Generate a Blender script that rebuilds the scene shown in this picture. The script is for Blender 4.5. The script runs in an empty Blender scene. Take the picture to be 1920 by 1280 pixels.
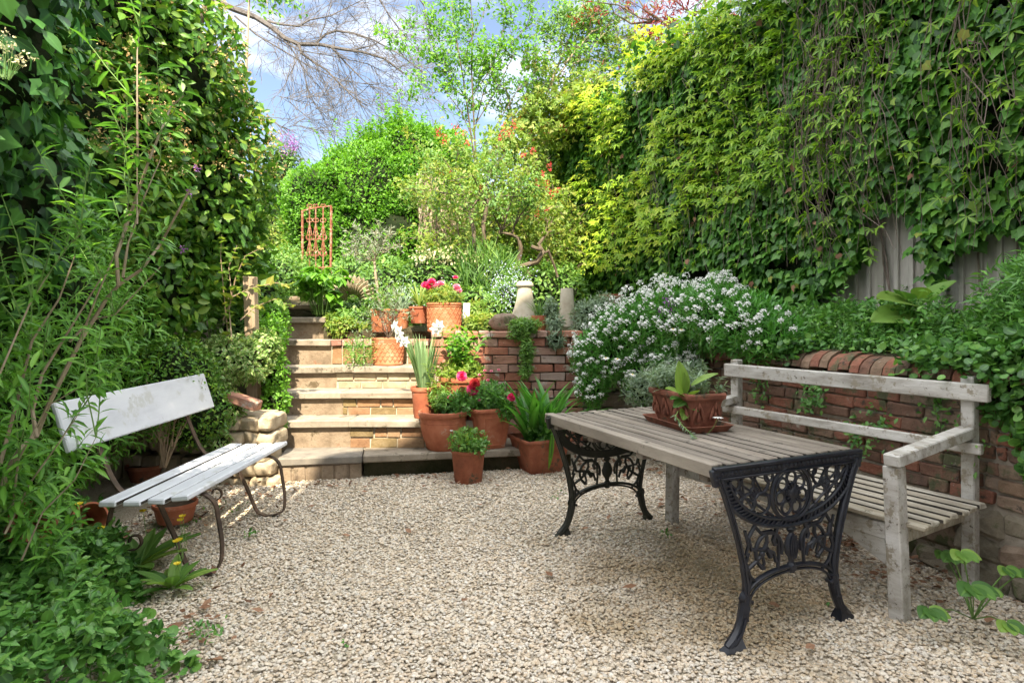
import bpy, bmesh, math, random
import numpy as np
from mathutils import Vector, Matrix
R = math.radians
random.seed(7)
rng = np.random.default_rng(11)
C = bpy.context.scene.collection
SC = bpy.context.scene

# ------------------------------------------------------------------ camera, sky, sun, exposure
EYE = 1.3
FPX = 1133.0            # focal length in pixels of the 1920 px wide photograph
cam_d = bpy.data.cameras.new('camera')
cam = bpy.data.objects.new('camera', cam_d); C.objects.link(cam)
cam_d.sensor_width = 36; cam_d.lens = FPX/1920*36
cam_d.shift_y = -40/1920
cam_d.clip_start = 0.02; cam_d.clip_end = 2000
cam.location = (0, 0, EYE); cam.rotation_euler = (R(90), 0, 0)
SC.camera = cam

SUN = Vector((0.02, -0.62, 0.77)).normalized()       # direction towards the sun
SUN_EL = math.asin(SUN.z); SUN_AZ = math.atan2(SUN.x, SUN.y)
world = bpy.data.worlds.new('World'); SC.world = world; world.use_nodes = True
wn = world.node_tree.nodes; wl = world.node_tree.links; wn.clear()
wo = wn.new('ShaderNodeOutputWorld'); bg = wn.new('ShaderNodeBackground')
sky = wn.new('ShaderNodeTexSky'); sky.sky_type = 'NISHITA'; sky.sun_disc = False
sky.sun_elevation = SUN_EL; sky.sun_rotation = SUN_AZ; sky.air_density = 1.0; sky.dust_density = 0.6
tc = wn.new('ShaderNodeTexCoord'); mp = wn.new('ShaderNodeMapping'); mp.inputs['Scale'].default_value = (1.6, 1.6, 4.2)
mp.inputs['Location'].default_value = (3.1, 0.4, 0.9)
nz = wn.new('ShaderNodeTexNoise'); nz.inputs['Scale'].default_value = 2.1; nz.inputs['Detail'].default_value = 9; nz.inputs['Roughness'].default_value = .58
cr = wn.new('ShaderNodeValToRGB'); cr.color_ramp.elements[0].position = .48; cr.color_ramp.elements[0].color = (.06, .06, .06, 1); cr.color_ramp.elements[1].position = .68; cr.color_ramp.elements[1].color = (.85, .85, .85, 1)
mx = wn.new('ShaderNodeMix'); mx.data_type = 'RGBA'
wl.new(tc.outputs['Generated'], mp.inputs['Vector']); wl.new(mp.outputs[0], nz.inputs['Vector'])
wl.new(nz.outputs['Fac'], cr.inputs[0]); wl.new(cr.outputs[0], mx.inputs['Factor'])
wl.new(sky.outputs[0], mx.inputs['A']); mx.inputs['B'].default_value = (8.2, 8.4, 9.0, 1)
# bright cloud veil added out of view to lift the shade, overhead and towards the sun, clear blue low in the north
sep = wn.new('ShaderNodeSeparateXYZ'); wl.new(tc.outputs['Generated'], sep.inputs[0])
m1 = wn.new('ShaderNodeMath'); m1.operation = 'MULTIPLY_ADD'; wl.new(sep.outputs['Y'], m1.inputs[0]); m1.inputs[1].default_value = -.6
m2 = wn.new('ShaderNodeMath'); m2.operation = 'MULTIPLY'; wl.new(sep.outputs['Z'], m2.inputs[0]); m2.inputs[1].default_value = .8
wl.new(m2.outputs[0], m1.inputs[2])
vr = wn.new('ShaderNodeMapRange'); vr.interpolation_type = 'SMOOTHSTEP'; vr.inputs['From Min'].default_value = .02; vr.inputs['From Max'].default_value = .55
wl.new(m1.outputs[0], vr.inputs['Value'])
mv = wn.new('ShaderNodeMix'); mv.data_type = 'RGBA'; wl.new(vr.outputs['Result'], mv.inputs['Factor']); wl.new(mx.outputs['Result'], mv.inputs['A']); mv.inputs['B'].default_value = (17, 17, 17.2, 1)
wl.new(mv.outputs['Result'], bg.inputs[0]); bg.inputs[1].default_value = 0.09
wl.new(bg.outputs[0], wo.inputs[0])
sun_d = bpy.data.lights.new('sun', 'SUN'); sun_d.energy = 5.0; sun_d.angle = R(0.5); sun_d.color = (1, .88, .67)
sun = bpy.data.objects.new('sun', sun_d); C.objects.link(sun)
sun.rotation_euler = SUN.to_track_quat('Z', 'Y').to_euler()
SC.view_settings.view_transform = 'Standard'; SC.view_settings.look = 'None'
SC.view_settings.exposure = 1.5; SC.view_settings.gamma = 1; SC.view_settings.use_curve_mapping = False
SC.cycles.max_bounces = 7; SC.cycles.diffuse_bounces = 4; SC.cycles.transmission_bounces = 3
SC.cycles.transparent_max_bounces = 4; SC.cycles.glossy_bounces = 2
SC.cycles.use_denoising = True

# ------------------------------------------------------------------ helpers
def at(px, py, Y):                                   # photo pixel at a depth -> real point
    return Vector(((px-960)/FPX*Y, Y, EYE-(py-600)/FPX*Y))
def flat(px, py, z=0.0):                             # photo pixel on a level surface -> real point
    Y = (EYE-z)*FPX/(py-600); return Vector(((px-960)/FPX*Y, Y, z))

def lattice_hash(ix, iy, iz, seed):
    h = (ix*374761393 + iy*668265263 + iz*2147483647 + seed*974711) & 0xffffffff
    h = ((h ^ (h >> 13))*1274126177) & 0xffffffff
    h = (h ^ (h >> 16)) & 0xffffff
    return h/float(0xffffff)
def vnoise(P, scale=1.0, seed=0):                    # vectorised value noise, 0..1
    P = np.asarray(P, float)*scale
    i = np.floor(P).astype(np.int64); f = P-i; f = f*f*(3-2*f)
    out = 0
    for dx in (0, 1):
        for dy in (0, 1):
            for dz in (0, 1):
                w = (f[:, 0] if dx else 1-f[:, 0])*(f[:, 1] if dy else 1-f[:, 1])*(f[:, 2] if dz else 1-f[:, 2])
                out = out+w*lattice_hash(i[:, 0]+dx, i[:, 1]+dy, i[:, 2]+dz, seed)
    return out
def fbm(P, scale=1.0, seed=0, oct=3):
    t = 0; a = .5; s = 0
    for k in range(oct):
        t = t+a*vnoise(P, scale*2**k, seed+k*17); s += a; a *= .5
    return t/s

def woff(o):
    v = Vector((0, 0, 0))
    while o is not None: v += o.location; o = o.parent
    return v
def thing(name, label, cat, loc=(0, 0, 0), group=None):
    o = bpy.data.objects.new(name, None); C.objects.link(o); o.location = loc
    o.empty_display_size = .1
    o['label'] = label; o['category'] = cat
    if group: o['group'] = group
    return o
def tag(o, label, cat, group=None):
    o['label'] = label; o['category'] = cat
    if group: o['group'] = group
    return o
def link_mesh(name, me, parent, mat):
    o = bpy.data.objects.new(name, me); C.objects.link(o)
    if parent is not None: o.parent = parent
    if mat is not None: me.materials.append(mat)
    return o

class MB:                                            # collects shapes in world space, builds ONE mesh object
    def __init__(s): s.v = []; s.f = []; s.a = []
    def add(s, vs, fs, a=None):
        n = len(s.v); s.v += [tuple(v) for v in vs]; s.f += [tuple(i+n for i in f) for f in fs]
        s.a += [random.random() if a is None else a]*len(vs); return s
    def box(s, c, size, X=(1, 0, 0), Yd=(0, 1, 0), Z=(0, 0, 1), jit=0, ch=0.0, a=None, taper=1.0):
        c = Vector(c); X = Vector(X).normalized(); Yd = Vector(Yd).normalized(); Z = Vector(Z).normalized()
        hx, hy, hz = [k/2 for k in size]
        if ch <= 0:
            vs = [c+X*(hx*i)+Yd*(hy*j)+Z*(hz*k) for k in (-1, 1) for j in (-1, 1) for i in (-1, 1)]
            if jit: vs = [v+Vector([random.uniform(-jit, jit) for _ in range(3)]) for v in vs]
            fs = [(0, 2, 3, 1), (4, 5, 7, 6), (0, 1, 5, 4), (2, 6, 7, 3), (0, 4, 6, 2), (1, 3, 7, 5)]
        else:
            vs = []; idx = {}
            for k in (-1, 1):
                for j in (-1, 1):
                    for i in (-1, 1):
                        dj = Vector([random.uniform(-jit, jit) for _ in range(3)]) if jit else Vector()
                        t = taper if k < 0 else 1
                        for m, (a1, b1, c1) in enumerate(((0, ch, ch), (ch, 0, ch), (ch, ch, 0))):
                            idx[(i, j, k, m)] = len(vs)
                            vs.append(c+X*(i*(hx*t-a1))+Yd*(j*(hy*t-b1))+Z*(k*(hz-c1))+dj)
            g = lambda i, j, k, m: idx[(i, j, k, m)]
            fs = []
            for sgn in (-1, 1):
                fs.append((g(sgn, -1, -1, 0), g(sgn, 1, -1, 0), g(sgn, 1, 1, 0), g(sgn, -1, 1, 0)))
                fs.append((g(-1, sgn, -1, 1), g(1, sgn, -1, 1), g(1, sgn, 1, 1), g(-1, sgn, 1, 1)))
                fs.append((g(-1, -1, sgn, 2), g(1, -1, sgn, 2), g(1, 1, sgn, 2), g(-1, 1, sgn, 2)))
            for p in (-1, 1):
                for q in (-1, 1):
                    fs.append((g(-1, p, q, 1), g(1, p, q, 1), g(1, p, q, 2), g(-1, p, q, 2)))
                    fs.append((g(p, -1, q, 0), g(p, 1, q, 0), g(p, 1, q, 2), g(p, -1, q, 2)))
                    fs.append((g(p, q, -1, 0), g(p, q, 1, 0), g(p, q, 1, 1), g(p, q, -1, 1)))
                    for r in (-1, 1): fs.append((g(p, q, r, 0), g(p, q, r, 1), g(p, q, r, 2)))
        return s.add(vs, fs, a)
    def beam(s, p, q, w, h, up=(0, 0, 1), jit=0, ch=0.0, a=None):
        p = Vector(p); q = Vector(q); d = (q-p); L = d.length; d.normalize()
        u = Vector(up); side = d.cross(u).normalized(); u = side.cross(d)
        return s.box((p+q)/2, (w, L, h), side, d, u, jit, ch, a)
    def tube(s, pts, rad, n=6, a=None, caps=True, flat_=None):
        pts = [Vector(p) for p in pts]; m = len(pts)
        if not hasattr(rad, '__len__'): rad = [rad]*m
        vs = []; prev = None
        for i, p in enumerate(pts):
            d = (pts[min(i+1, m-1)]-pts[max(i-1, 0)])
            if d.length < 1e-9: d = Vector((0, 0, 1))
            d.normalize()
            if prev is None:
                ref = Vector((0, 0, 1)) if abs(d.z) < .9 else Vector((1, 0, 0))
                if flat_ is not None: ref = Vector(flat_[2])
                sd = d.cross(ref).normalized()
            else:
                sd = (prev-d*prev.dot(d))
                sd = sd.normalized() if sd.length > 1e-6 else d.orthogonal().normalized()
            prev = sd; up = sd.cross(d).normalized()
            k1, k2 = (1, 1) if flat_ is None else (flat_[0], flat_[1])
            for j in range(n):
                t = 2*math.pi*(j+.5)/n
                vs.append(p+sd*(math.cos(t)*rad[i]*k1)+up*(math.sin(t)*rad[i]*k2))
        fs = [(i*n+j, i*n+(j+1) % n, (i+1)*n+(j+1) % n, (i+1)*n+j) for i in range(m-1) for j in range(n)]
        if caps: fs += [tuple(range(n-1, -1, -1)), tuple((m-1)*n+j for j in range(n))]
        return s.add(vs, fs, a)
    def lathe(s, c, prof, n=28, wob=0, squash=(1, 1), a=None, cap=True, ax=None):
        c = Vector(c); vs = []
        for r, z in prof:
            for j in range(n):
                t = 2*math.pi*j/n
                rr = r*(1+wob*math.sin(3*t+z*9))
                v = Vector((rr*math.cos(t)*squash[0], rr*math.sin(t)*squash[1], z))
                if ax is not None: v = ax @ v
                vs.append(c+v)
        m = len(prof)
        fs = [(i*n+j, i*n+(j+1) % n, (i+1)*n+(j+1) % n, (i+1)*n+j) for i in range(m-1) for j in range(n)]
        if cap: fs += [tuple(range(n-1, -1, -1))]
        return s.add(vs, fs, a)
    def build(s, name, mat, parent=None, smooth=False, loc=None):
        me = bpy.data.meshes.new(name)
        off = woff(parent) if parent is not None else Vector(loc or (0, 0, 0))
        me.from_pydata([(v[0]-off.x, v[1]-off.y, v[2]-off.z) for v in s.v], [], s.f)
        at_ = me.attributes.new('rnd', 'FLOAT', 'POINT'); at_.data.foreach_set('value', np.array(s.a, np.float32))
        if smooth: me.polygons.foreach_set('use_smooth', [True]*len(me.polygons))
        me.update()
        bm = bmesh.new(); bm.from_mesh(me); bmesh.ops.recalc_face_normals(bm, faces=bm.faces); bm.to_mesh(me); bm.free()
        o = link_mesh(name, me, parent, mat)
        if parent is None: o.location = off
        if smooth:
            try: me.shade_smooth_by_angle(angle=R(40)) if hasattr(me, 'shade_smooth_by_angle') else me.set_sharp_from_angle(angle=R(40))
            except Exception: pass
        return o

# leaf templates: x across, y along to the tip, z up from the blade; m = distance from the midrib, 0..1
def T(vs, fs): return (np.array([v[:3] for v in vs], float), fs, np.array([abs(v[0]) for v in vs], float))
OVAL = T([(0, 0, 0), (.22, .3, .07), (0, .33, 0), (-.22, .3, .07), (.25, .62, .05), (0, .65, -.03), (-.25, .62, .05), (0, 1, -.14)],
         [(0, 1, 2), (0, 2, 3), (1, 4, 5, 2), (2, 5, 6, 3), (4, 7, 5), (5, 7, 6)])
LANCE = T([(0, 0, 0), (.09, .25, .04), (0, .25, 0), (-.09, .25, .04), (.1, .6, .0), (0, .6, -.04), (-.1, .6, .0), (0, 1.0, -.2)],
          [(0, 1, 2), (0, 2, 3), (1, 4, 5, 2), (2, 5, 6, 3), (4, 7, 5), (5, 7, 6)])
IVY = T([(0, .0, 0), (.28, -.08, .04), (.36, .12, .03), (.52, .36, -.07), (.34, .52, .03), (0, 1.0, -.14), (-.34, .52, .03), (-.52, .36, -.07), (-.36, .12, .03), (-.28, -.08, .04), (0, .38, -.04)],
        [(0, 1, 2, 10), (2, 3, 4, 10), (4, 5, 10), (5, 6, 10), (6, 7, 8, 10), (8, 9, 0, 10)])
ROUND = T([(0, 0, 0)]+[(math.sin(t)*.46, .5-math.cos(t)*.5 if abs(t) > .3 else .1, .05*math.cos(2*t)) for t in [math.pi*2*k/9 for k in range(1, 9)]]+[(0, .48, -.05)],
          [(k, k+1, 9) for k in range(0, 8)]+[(8, 0, 9)])
def fineleaf(w=.3, curl=.2, nV=6):
    vs = []; fs = []
    for i in range(nV):
        f = i/(nV-1); ww = w*math.sin(math.pi*min(1, f*.95+.03))**.75*(1.15-.45*f); zz = -curl*f*f+.08*f
        vs += [(-ww, f, zz+.12*ww), (0, f, zz-.03), (ww, f, zz+.12*ww)]
    for i in range(nV-1):
        for j in range(2): k = i*3+j; fs.append((k, k+1, k+4, k+3))
    return (np.array(vs), fs, np.array([.5, 0, .5]*nV))
FINE = fineleaf(); BROAD = fineleaf(.42, .25, 7)
DIAM = T([(0, 0, 0), (.3, .5, .06), (0, 1, -.05), (-.3, .5, .06)], [(0, 1, 2), (0, 2, 3)])
def palm(n=5, spread=110, w=.17):
    vs = []; fs = []
    for k in range(n):
        t = R(-spread+2*spread*k/(n-1)); L = 1-.35*abs(k-(n-1)/2)/((n-1)/2)
        c, s_ = math.cos(t), math.sin(t); b = len(vs)
        for x, y, z in ((0, 0, 0), (w, .5, .04), (0, 1, -.18), (-w, .5, .04), (0, .5, -.01)):
            vs.append(((x*c+y*s_)*L, (y*c-x*s_)*L, z*L))
        fs += [(b, b+1, b+4), (b+1, b+2, b+4), (b+2, b+3, b+4), (b+3, b, b+4)]
    t_ = T(vs, fs); m = np.array(([0, .25, 0, .25, 0])*n); return (t_[0], t_[1], m)
PALM = palm()
TRIF = palm(3, 70, .26)
def ribbon(n=7, w=.03, curve=.6, tip=.15):           # strap leaf, arching over; x across, y along, z up
    vs = []; 
    for i in range(n):
        t = i/(n-1); ww = w*(1-t**3)*(0.7+.6*math.sin(min(1, t*1.6)*math.pi/2))+.0005
        y = t-curve*.25*t*t; z = -curve*.55*t*t
        vs += [(-ww, y, z+ww*.5), (0, y, z), (ww, y, z+ww*.5)]
    fs = []
    for i in range(n-1):
        b = i*3; fs += [(b, b+3, b+4, b+1), (b+1, b+4, b+5, b+2)]
    return (np.array(vs), fs, np.array([1, 0, 1]*n)*.3)

def leaves(name, tpl, P, D, N, S, mat, parent, rnd=None, loc=None):
    """many leaves as one mesh: P position, D tip direction, N face direction, S length"""
    P = np.asarray(P, float); n = len(P)
    D = np.asarray(D, float); D = D/np.maximum(np.linalg.norm(D, axis=1, keepdims=True), 1e-9)
    N = np.asarray(N, float); X = np.cross(D, N); X /= np.maximum(np.linalg.norm(X, axis=1, keepdims=True), 1e-9)
    Z = np.cross(X, D)
    S = np.broadcast_to(np.asarray(S, float), (n,))
    tv, tf, tm = tpl; m = len(tv)
    V = P[:, None, :]+S[:, None, None]*(tv[None, :, 0:1]*X[:, None, :]+tv[None, :, 1:2]*D[:, None, :]+tv[None, :, 2:3]*Z[:, None, :])
    V = V.reshape(-1, 3)
    off = woff(parent) if parent is not None else Vector(loc or (0, 0, 0))
    V = V-np.array(off)[None, :]
    lens = np.array([len(f) for f in tf]); loops = np.concatenate([np.array(f) for f in tf])
    L = (loops[None, :]+(np.arange(n)*m)[:, None]).reshape(-1)
    lt = np.tile(lens, n); ls = np.concatenate([[0], np.cumsum(lt)[:-1]])
    me = bpy.data.meshes.new(name)
    me.vertices.add(len(V)); me.vertices.foreach_set('co', V.astype(np.float32).ravel())
    me.loops.add(len(L)); me.loops.foreach_set('vertex_index', L.astype(np.int32))
    me.polygons.add(len(lt)); me.polygons.foreach_set('loop_start', ls.astype(np.int32)); me.polygons.foreach_set('loop_total', lt.astype(np.int32))
    if rnd is None: rnd = rng.random(n)
    a1 = me.attributes.new('rnd', 'FLOAT', 'POINT'); a1.data.foreach_set('value', np.repeat(rnd, m).astype(np.float32))
    a2 = me.attributes.new('mid', 'FLOAT', 'POINT'); a2.data.foreach_set('value', np.tile(tm, n).astype(np.float32))
    me.update(calc_edges=True); me.validate()
    me.polygons.foreach_set('use_smooth', [True]*len(me.polygons))
    o = link_mesh(name, me, parent, mat)
    if parent is None: o.location = off
    return o
def rdir(n):
    v = rng.normal(size=(n, 3)); return v/np.linalg.norm(v, axis=1, keepdims=True)

def blobs(cs, rs, n, shell=.45, lump=.25, lscale=2.2, seed=3, cut=True, zmin=None):
    """points through the outer part of a union of ellipsoids with a lumpy outline; returns P and outward N"""
    cs = np.array(cs, float); rs = np.array(rs, float)
    if rs.ndim == 1: rs = np.repeat(rs[:, None], 3, 1)
    w = (rs[:, 0]*rs[:, 2]+rs[:, 1]*rs[:, 2]+rs[:, 0]*rs[:, 1]); w = w/w.sum()
    k = rng.choice(len(cs), size=int(n*1.5), p=w)
    d = rdir(len(k)); r = 1-shell*rng.random(len(k))**1.5
    P = cs[k]+d*rs[k]*r[:, None]
    nz_ = fbm(P, lscale, seed, 3)
    P = P+d*rs[k]*((nz_-.5)*2*lump)[:, None]
    keep = np.ones(len(P), bool)
    if cut:
        for j in range(len(cs)):
            q = (P-cs[j])/rs[j]; ins = (np.einsum('ij,ij->i', q, q) < (1-shell)**2) & (k != j); keep &= ~ins
    gap = vnoise(P, lscale*3.1, seed+5) > .22; keep &= gap
    if zmin is not None: keep &= P[:, 2] > zmin
    P = P[keep][:n]; N = (d/rs[k])[keep][:n]; N /= np.linalg.norm(N, axis=1, keepdims=True)
    return P, N
def leafdirs(N, up=.4, jitter=.7, droop=.4, out=.4):
    n = len(N); Nn = N+rdir(n)*jitter; Nn[:, 2] += up
    D = rdir(n)*.9+N*out; D[:, 2] -= droop
    return D, Nn
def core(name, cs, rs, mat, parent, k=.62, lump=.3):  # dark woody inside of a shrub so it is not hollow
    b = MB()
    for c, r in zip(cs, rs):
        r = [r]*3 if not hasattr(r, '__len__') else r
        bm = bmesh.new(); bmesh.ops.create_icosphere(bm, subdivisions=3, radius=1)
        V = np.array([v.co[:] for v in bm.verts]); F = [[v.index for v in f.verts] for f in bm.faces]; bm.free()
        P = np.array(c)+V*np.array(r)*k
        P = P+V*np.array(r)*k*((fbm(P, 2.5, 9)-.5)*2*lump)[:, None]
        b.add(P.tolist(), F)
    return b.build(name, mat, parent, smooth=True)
def grow(b, p, d, L, r, depth, seg=4, wander=.25, split=3, shrink=.62, grav=0.0, tips=None, ang=.7, n=5, minr=.0012):
    pts = [Vector(p)]; rad = [r]; d = Vector(d).normalized()
    for i in range(seg):
        d = (d+Vector([random.gauss(0, wander) for _ in range(3)])*.6+Vector((0, 0, grav))).normalized()
        pts.append(pts[-1]+d*(L/seg)); rad.append(max(minr, r*(1-.55*(i+1)/seg)))
    b.tube(pts, rad, n=n if r > .012 else 3, caps=False)
    if tips is not None: tips.append((pts[-1], d, pts))
    if depth > 0:
        for k in range(split):
            i = random.randint(1, seg); q = pts[i]
            side = Vector([random.gauss(0, 1) for _ in range(3)]); side = (side-d*side.dot(d)).normalized()
            grow(b, q, d*math.cos(ang)+side*math.sin(ang)*random.uniform(.6, 1.2), L*shrink*random.uniform(.7, 1.15), rad[i]*.62, depth-1, seg, wander, split, shrink, grav, tips, ang, n, minr)

# ------------------------------------------------------------------ materials
def newmat(name):
    m = bpy.data.materials.new(name); m.use_nodes = True; nt = m.node_tree
    nt.nodes.clear(); out = nt.nodes.new('ShaderNodeOutputMaterial'); p = nt.nodes.new('ShaderNodeBsdfPrincipled')
    nt.links.new(p.outputs[0], out.inputs[0]); return m, nt, p, out
def N_(nt, t, **kw):
    n = nt.nodes.new(t)
    for k, v in kw.items():
        if k in n.inputs: n.inputs[k].default_value = v
        else: setattr(n, k, v)
    return n
def ramp(nt, stops, src):
    r = nt.nodes.new('ShaderNodeValToRGB'); e = r.color_ramp.elements
    while len(e) < len(stops): e.new(.5)
    for i, (p, c) in enumerate(stops): e[i].position = p; e[i].color = (*c, 1)
    nt.links.new(src, r.inputs[0]); return r.outputs[0]
def mixc(nt, f, a, b, mode='MIX'):
    m = nt.nodes.new('ShaderNodeMix'); m.data_type = 'RGBA'; m.blend_type = mode
    for s, k in ((f, 'Factor'), (a, 'A'), (b, 'B')):
        if isinstance(s, (int, float)): m.inputs[k].default_value = s
        elif isinstance(s, tuple): m.inputs[k].default_value = (*s, 1)
        else: nt.links.new(s, m.inputs[k])
    return m.outputs['Result']
def leafmat(name, cols, rough=.42, trans=.33, rib=None, tint=(1.0, 1.0, .55), spec=.5, patch=None):
    m, nt, p, out = newmat(name)
    a = N_(nt, 'ShaderNodeAttribute', attribute_name='rnd')
    k = len(cols); c = ramp(nt, [(i/(k-1)*.96+.02, cols[i]) for i in range(k)], a.outputs['Fac'])
    md = N_(nt, 'ShaderNodeAttribute', attribute_name='mid')
    f = ramp(nt, [(0.0, (1, 1, 1)), (.10, (0, 0, 0))], md.outputs['Fac'])
    r_ = rib or tuple(min(.8, x*1.7+.02) for x in cols[k//2])
    m1 = N_(nt, 'ShaderNodeMath', operation='MULTIPLY'); nt.links.new(f, m1.inputs[0]); m1.inputs[1].default_value = .45
    c = mixc(nt, m1.outputs[0], c, r_)
    if patch is not None:                            # variegated edge
        f2 = ramp(nt, [(.12, (0, 0, 0)), (.2, (1, 1, 1))], md.outputs['Fac']); c = mixc(nt, f2, c, patch)
    nt.links.new(c, p.inputs['Base Color']); p.inputs['Roughness'].default_value = rough
    p.inputs['Specular IOR Level'].default_value = spec
    t = nt.nodes.new('ShaderNodeBsdfTranslucent')
    tc_ = mixc(nt, 1.0, c, tint, 'MULTIPLY')
    hs = N_(nt, 'ShaderNodeHueSaturation'); hs.inputs['Value'].default_value = 1.5; nt.links.new(tc_, hs.inputs['Color'])
    nt.links.new(hs.outputs[0], t.inputs[0])
    ms = nt.nodes.new('ShaderNodeMixShader'); ms.inputs[0].default_value = trans
    nt.links.new(p.outputs[0], ms.inputs[1]); nt.links.new(t.outputs[0], ms.inputs[2]); nt.links.new(ms.outputs[0], out.inputs[0])
    return m
def solid(name, stops, scale=8, rough=.8, bump=.3, bscale=60, spec=.4, metal=0, rndmix=.0, rndstops=None, stain=None, stretch=(1, 1, 1), bdist=.004, detail=6, rotz=0):
    """stops: noise-driven colour ramp; rndstops: per-piece ramp mixed in; stain=(colour, threshold, scale)"""
    m, nt, p, out = newmat(name)
    tc_ = nt.nodes.new('ShaderNodeTexCoord'); mp_ = nt.nodes.new('ShaderNodeMapping'); mp_.inputs['Scale'].default_value = stretch
    mr_ = nt.nodes.new('ShaderNodeMapping'); mr_.inputs['Rotation'].default_value = (0, 0, R(rotz))
    nt.links.new(tc_.outputs['Object'], mr_.inputs[0]); nt.links.new(mr_.outputs[0], mp_.inputs[0])
    nz1 = N_(nt, 'ShaderNodeTexNoise', Scale=scale, Detail=detail, Roughness=.65); nt.links.new(mp_.outputs[0], nz1.inputs['Vector'])
    k = len(stops); c = ramp(nt, [(.3+.4*i/(k-1), s) for i, s in enumerate(stops)], nz1.outputs['Fac'])
    if rndstops:
        a = N_(nt, 'ShaderNodeAttribute', attribute_name='rnd'); k = len(rndstops)
        rp = nt.nodes.new('ShaderNodeValToRGB'); rp.color_ramp.interpolation = 'CONSTANT'; e = rp.color_ramp.elements
        while len(e) < k: e.new(.5)
        for i, s in enumerate(rndstops): e[i].position = i/k; e[i].color = (*s, 1)
        nt.links.new(a.outputs['Fac'], rp.inputs[0]); c = mixc(nt, rndmix, c, rp.outputs[0])
    if stain:
        for (sc_, th, ss) in stain:
            n2 = N_(nt, 'ShaderNodeTexNoise', Scale=ss, Detail=8, Roughness=.7); nt.links.new(tc_.outputs['Object'], n2.inputs['Vector'])
            f = ramp(nt, [(th, (0, 0, 0)), (th+.07, (1, 1, 1))], n2.outputs['Fac']); c = mixc(nt, f, c, sc_)
    nt.links.new(c, p.inputs['Base Color'])
    nb = N_(nt, 'ShaderNodeTexNoise', Scale=bscale, Detail=7, Roughness=.7); nt.links.new(mp_.outputs[0], nb.inputs['Vector'])
    bp = N_(nt, 'ShaderNodeBump', Strength=bump, Distance=bdist); nt.links.new(nb.outputs['Fac'], bp.inputs['Height']); nt.links.new(bp.outputs[0], p.inputs['Normal'])
    p.inputs['Roughness'].default_value = rough; p.inputs['Metallic'].default_value = metal; p.inputs['Specular IOR Level'].default_value = spec
    return m
M = {}
M['ivy'] = leafmat('ivy_leaf', [(.018, .065, .012), (.040, .125, .015), (.068, .19, .022), (.13, .28, .035)], rough=.42, trans=.25, spec=.35)
M['creeper'] = leafmat('creeper_leaf', [(.075, .18, .02), (.13, .27, .024), (.23, .38, .028), (.36, .48, .04), (.46, .46, .055)], rough=.5, trans=.42)
M['viburnum'] = leafmat('viburnum_leaf', [(.035, .10, .018), (.07, .19, .025), (.12, .27, .03), (.22, .32, .045)], rough=.4, trans=.34, spec=.4)
M['bluegreen'] = leafmat('hydrangea_leaf', [(.018, .07, .022), (.032, .11, .028), (.055, .17, .03), (.09, .23, .035)], rough=.4, trans=.25, spec=.4)
M['willow'] = leafmat('willow_leaf', [(.04, .14, .022), (.07, .21, .028), (.12, .29, .035), (.18, .36, .045)], rough=.5, trans=.35)
M['bright'] = leafmat('bright_leaf', [(.055, .16, .014), (.09, .24, .018), (.13, .31, .024), (.18, .36, .035)], rough=.5, trans=.38)
M['mid'] = leafmat('mid_leaf', [(.05, .13, .03), (.08, .19, .035), (.13, .26, .045), (.20, .32, .06)], rough=.55, trans=.35)
M['yellowgreen'] = leafmat('yellow_green_leaf', [(.09, .18, .025), (.14, .25, .035), (.21, .30, .045), (.27, .26, .055)], rough=.55, trans=.4)
M['grey'] = leafmat('grey_leaf', [(.11, .17, .11), (.17, .24, .16), (.25, .31, .22)], rough=.7, trans=.25)
M['varieg'] = leafmat('variegated_leaf', [(.08, .19, .04), (.14, .27, .06), (.22, .34, .08)], trans=.3, patch=(.56, .58, .30))
M['cover'] = leafmat('ground_cover_leaf', [(.040, .12, .025), (.065, .185, .035), (.10, .25, .045), (.16, .32, .06)], rough=.45, trans=.28)
M['strap'] = leafmat('strap_leaf', [(.04, .16, .025), (.07, .23, .03), (.11, .30, .04)], rough=.35, trans=.3)
M['daffleaf'] = leafmat('daffodil_leaf', [(.16, .27, .13), (.22, .34, .16), (.30, .40, .20)], rough=.5, trans=.3)
M['olive'] = leafmat('olive_leaf', [(.12, .15, .10), (.20, .23, .17), (.30, .32, .26)], rough=.55, trans=.2)
M['redleaf'] = leafmat('red_leaf', [(.09, .012, .01), (.17, .022, .014), (.25, .05, .025)], rough=.5, trans=.35, tint=(1, .6, .4))
M['redflower'] = leafmat('red_flower', [(.45, .02, .03), (.55, .04, .05), (.65, .10, .10)], trans=.3, tint=(1, .6, .6))
M['pink'] = leafmat('pink_petal', [(.60, .02, .12), (.72, .04, .20), (.80, .14, .32)], rough=.5, trans=.3, tint=(1, .7, .8), rib=(.6, .03, .15))
M['palepink'] = leafmat('pale_pink_petal', [(.70, .10, .25), (.78, .30, .42), (.82, .55, .60)], rough=.5, trans=.3, tint=(1, .8, .85), rib=(.8, .4, .5))
M['white'] = leafmat('white_petal', [(.66, .67, .64), (.76, .76, .75), (.82, .82, .82)], rough=.6, trans=.25, tint=(1, 1, 1), rib=(.65, .67, .6))
M['cream'] = leafmat('cream_petal', [(.55, .5, .25), (.65, .6, .38), (.7, .68, .5)], rough=.6, trans=.25, tint=(1, 1, .9), rib=(.6, .55, .3))
M['blue'] = leafmat('blue_petal', [(.35, .45, .70), (.5, .6, .8), (.7, .75, .85)], rough=.6, trans=.25, tint=(1, 1, 1), rib=(.6, .6, .8))
M['purple'] = leafmat('purple_petal', [(.22, .06, .30), (.34, .12, .42), (.45, .22, .5)], rough=.6, trans=.25, tint=(1, .8, 1), rib=(.4, .2, .5))
M['yellow'] = leafmat('yellow_petal', [(.7, .5, .02), (.78, .6, .03), (.8, .66, .06)], rough=.6, trans=.25, tint=(1, 1, .6), rib=(.7, .5, .02))
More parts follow.
